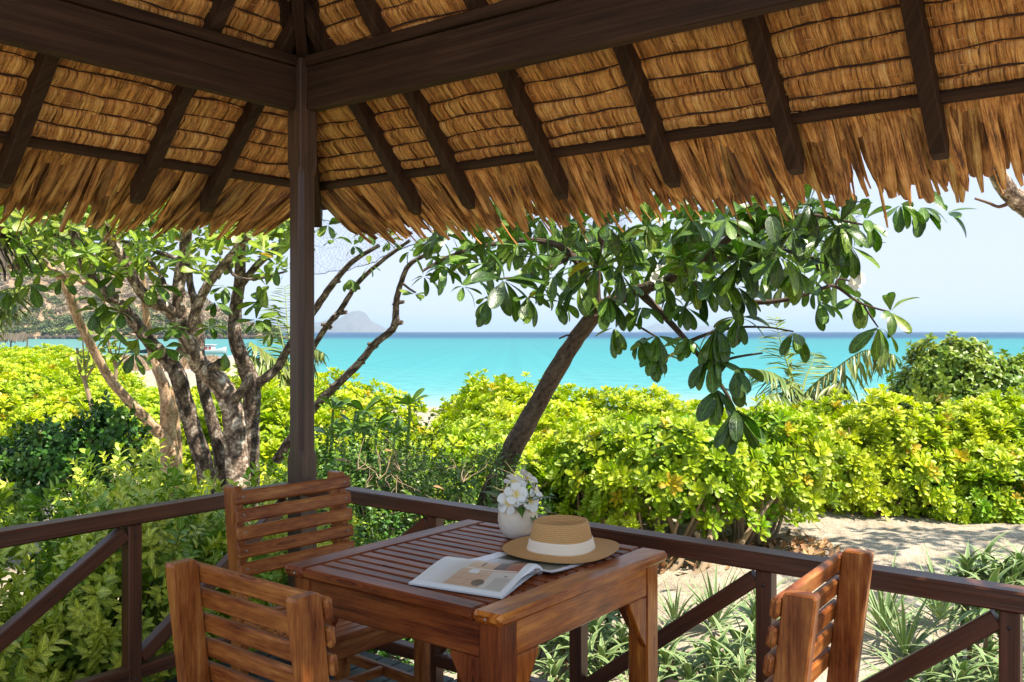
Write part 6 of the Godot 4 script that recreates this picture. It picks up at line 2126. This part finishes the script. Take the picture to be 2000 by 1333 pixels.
func build_distance() -> void:
	# netting slung under the trees, behind the eave
	var n := thing("black_netting", "black net slung from the branches just right of the corner post", "netting")
	net(n, [at(600, 425, 6.3), at(830, 430, 6.1), at(810, 478, 6.1), at(610, 535, 6.3)], 26, 12, 0.05)
	rebase(n, at(710, 500, 6.2))
	n = thing("black_netting", "black net hanging before the leaves above the leaning trunk", "netting")
	net(n, [at(1000, 400, 5.0), at(1240, 395, 4.8), at(1235, 470, 4.8), at(1005, 500, 5.0)], 34, 12, 0.03)
	rebase(n, at(1120, 480, 4.9))
	n = thing("black_netting", "black net draped over the leaves near the right end of the branch", "netting")
	net(n, [at(1500, 395, 4.3), at(1690, 395, 4.2), at(1650, 520, 4.3), at(1520, 480, 4.35)], 26, 14, 0.03)
	rebase(n, at(1590, 450, 4.3))
	# boats
	var b := thing("dark_boat", "small dark boat moored in the bay behind the left trunk", "boat", at(278, 690, 147.0), 62)
	b.position.y = SEA - 0.35
	part("hull", hull_mesh(6.5, 1.6, 0.8, 0.9), M.boat_dark, b)
	for z in [-1.6, 0.2, 1.6]:
		board("thwart", Vector3(-0.6, 0.55, z), Vector3(0.6, 0.55, z), 0.06, 0.3, M.boat_dark, b)
	b = thing("white_boat", "small white motorboat with reddish windows seen between the dark trunks", "boat", at(410, 692, 140.0), 80)
	b.position.y = SEA - 0.35
	part("hull", hull_mesh(5.4, 1.9, 1.0, 0.5), M.white_paint, b)
	part("cabin", slab_mesh([Vector2(-0.8, 0.7), Vector2(1.4, 0.7), Vector2(1.2, 1.7), Vector2(-0.4, 1.7)], 1.3, 0.08), M.white_paint, b, Transform3D(Basis(Vector3.UP, PI / 2), Vector3.ZERO))
	for z in [-0.9, -0.3, 0.3]:
		part("window", slab_mesh([Vector2(-0.2, 1.05), Vector2(0.2, 1.05), Vector2(0.2, 1.45), Vector2(-0.2, 1.45)], 1.34, 0.02), M.boat_red, b, Transform3D(Basis(Vector3.UP, PI / 2), Vector3(0, 0, z)))
	part("roof", slab_mesh([Vector2(-0.7, 1.72), Vector2(1.4, 1.72), Vector2(1.4, 1.8), Vector2(-0.7, 1.8)], 1.5, 0.02), M.white_paint, b, Transform3D(Basis(Vector3.UP, PI / 2), Vector3.ZERO))
	b = thing("covered_boat", "long white boat under a blue cover lying at the water's edge", "boat", at(400, 712, 92.0), 78)
	b.position.y = SEA - 0.1
	part("hull", hull_mesh(8.5, 1.8, 0.8, 0.7), M.white_paint, b)
	part("blue_cover", slab_mesh([Vector2(-3.2, 0.7), Vector2(3.0, 0.75), Vector2(2.8, 1.0), Vector2(0.0, 1.12), Vector2(-3.0, 0.95)], 1.5, 0.1), M.blue_tarp, b, Transform3D(Basis(Vector3.UP, PI / 2), Vector3.ZERO))
	b = thing("blue_covered_boat", "blue covered boat afloat left of the forked dark trunk", "boat", at(290, 708, 104.0), 75)
	b.position.y = SEA - 0.3
	part("hull", hull_mesh(4.6, 1.5, 0.7, 0.4), M.boat_dark, b)
	part("blue_cover", slab_mesh([Vector2(-1.9, 0.6), Vector2(1.8, 0.62), Vector2(1.5, 0.9), Vector2(-1.6, 0.86)], 1.3, 0.08), M.blue_tarp, b, Transform3D(Basis(Vector3.UP, PI / 2), Vector3.ZERO))
	# hanging blue tarpaulin beyond the post
	var t := thing("blue_tarpaulin", "blue tarpaulin sheet hanging over the hedge just left of the corner post", "tarpaulin", at(560, 746, 24.0))
	var mb := MB.new()
	mb.smooth = true
	var rings := []
	for r in 7:
		var ring := []
		for k in 9:
			ring.append(Vector3((k / 8.0 - 0.5) * 0.34, r / 6.0 * 0.5 - 0.05, 0.025 * sin(k * 1.4 + r * 0.4) - 0.01 * r))
		rings.append(ring)
	mb.skin(rings, false)
	part("sheet", mb.commit(), M.blue_tarp, t)
	for x in [-0.18, 0.18]:
		board("pole", Vector3(x, -0.8, -0.06), Vector3(x, 0.5, -0.06), 0.03, 0.03, M.twig, t, Vector3.RIGHT)
	# white picket fence behind the hedge
	var f := thing("picket_fence", "low weathered white picket fence leaning behind the left hedge", "fence")
	for k in 24:
		var x := 222.0 + k * 7.4
		if k > 14 and k < 18:
			continue
		var foot := at(x, 772, 41.0)
		var top := at(x + rf(-2, 2) - 1.0, 725.0 + rf(-1.5, 2.0) - k * 0.15, 41.0)
		board("picket", foot, top, 0.03, 0.135, M.white_paint, f, Vector3(0, 0, 1), 0.008)
	board("fence_rail", at(222, 745, 41.1), at(396, 741, 41.1), 0.07, 0.04, M.white_paint, f)
	rebase(f, at(300, 772, 41.0))
	# dry grass in front of the water there
	var gb := MB.new()
	gb.smooth = true
	gb.tinted = true
	for k in 26:
		gb.blade(Transform3D(aim(Vector3(rf(-0.5, 0.5), 1, rf(-0.5, 0.5)), rf(0, TAU)), Vector3(rf(-0.3, 0.3), 0, rf(-0.3, 0.3))), rf(0.16, 0.36), [0.014, 0.016, 0.012, 0.001], 0.2, 0.2, Color(1, 1, 1), Color(1, 1, 1))
	var gm := gb.commit()
	var w := []
	var c := []
	for k in 900:
		var px := rf(120, 420)
		var d := rf(42.0, 62.0)
		var x := (px - 1000.0) / FOCAL * d
		var g := on_ground(x, d)
		w.append(Transform3D(Basis(Vector3.UP, rf(0, TAU)).scaled(Vector3.ONE * rf(0.7, 1.3)), g))
		var v := rf(0.7, 1.2)
		c.append(Color(0.42 * v, 0.30 * v, 0.19 * v))
	tag(scatter("dry_grass", gm, M.wood_far, self, w, c), "strip of dry brown grass between the picket fence and the bay", "grass")
	# corner of the neighbouring thatched roof at the left edge
	var h := thing("neighbour_thatch", "weathered grey thatch corner of another roof at the left edge", "roof", at(-20, 470, 6.0))
	var base := MB.new()
	base.box(Vector3(-0.9, 0.05, -0.5), Vector3(-0.06, 0.12, 0.5))
	part("roof_frame", base.commit(), M.dark_timber, h)
	for layer in 3:
		var lm := MB.new()
		lm.smooth = true
		lm.tinted = true
		for k in 34:
			var v := rf(0.35, 1.15)
			straw_leaf(lm, Transform3D(Basis(Vector3(0, 0, 1), 0.0) * aim(Vector3(rf(0.25, 0.8), -1.0, rf(-0.15, 0.15))), Vector3(-0.34 + layer * 0.11 + rf(-0.05, 0.05), 0.20 - layer * 0.05, rf(-0.5, 0.5))), rf(0.26, 0.38), rf(0.012, 0.03), Color(v, v, v), true)
		part("thatch_layer", lm.commit(), M.grey_thatch, h).set_meta("kind", "stuff")
	# thatched shelter on the beach far left
	var s := thing("beach_shelter", "straw roofed shelter by the bay at the far left below the headland", "shelter", at(18, 668, 118.0))
	var sl := MB.new()
	sl.smooth = true
	sl.tinted = true
	for k in 160:
		var x := rf(-2.3, 2.3)
		var v := rf(0.7, 1.3)
		straw_leaf(sl, Transform3D(aim(Vector3(rf(-0.1, 0.1), -1.0, rf(0.3, 0.8))), Vector3(x, 1.0 + rf(-0.05, 0.1), rf(-0.2, 0.4))), rf(0.9, 1.3), rf(0.08, 0.16), Color(1.6 * v, 1.45 * v, 1.2 * v), true)
	part("straw_roof", sl.commit(), M.grey_thatch, s).set_meta("kind", "stuff")
	for x in [-2.1, 0.0, 2.1]:
		board("pole", Vector3(x, -3.0, -0.3), Vector3(x, 1.0, -0.3), 0.14, 0.14, M.twig, s, Vector3.RIGHT)
	board("ridge_pole", Vector3(-2.4, 1.0, -0.1), Vector3(2.4, 1.0, -0.1), 0.12, 0.12, M.twig, s)
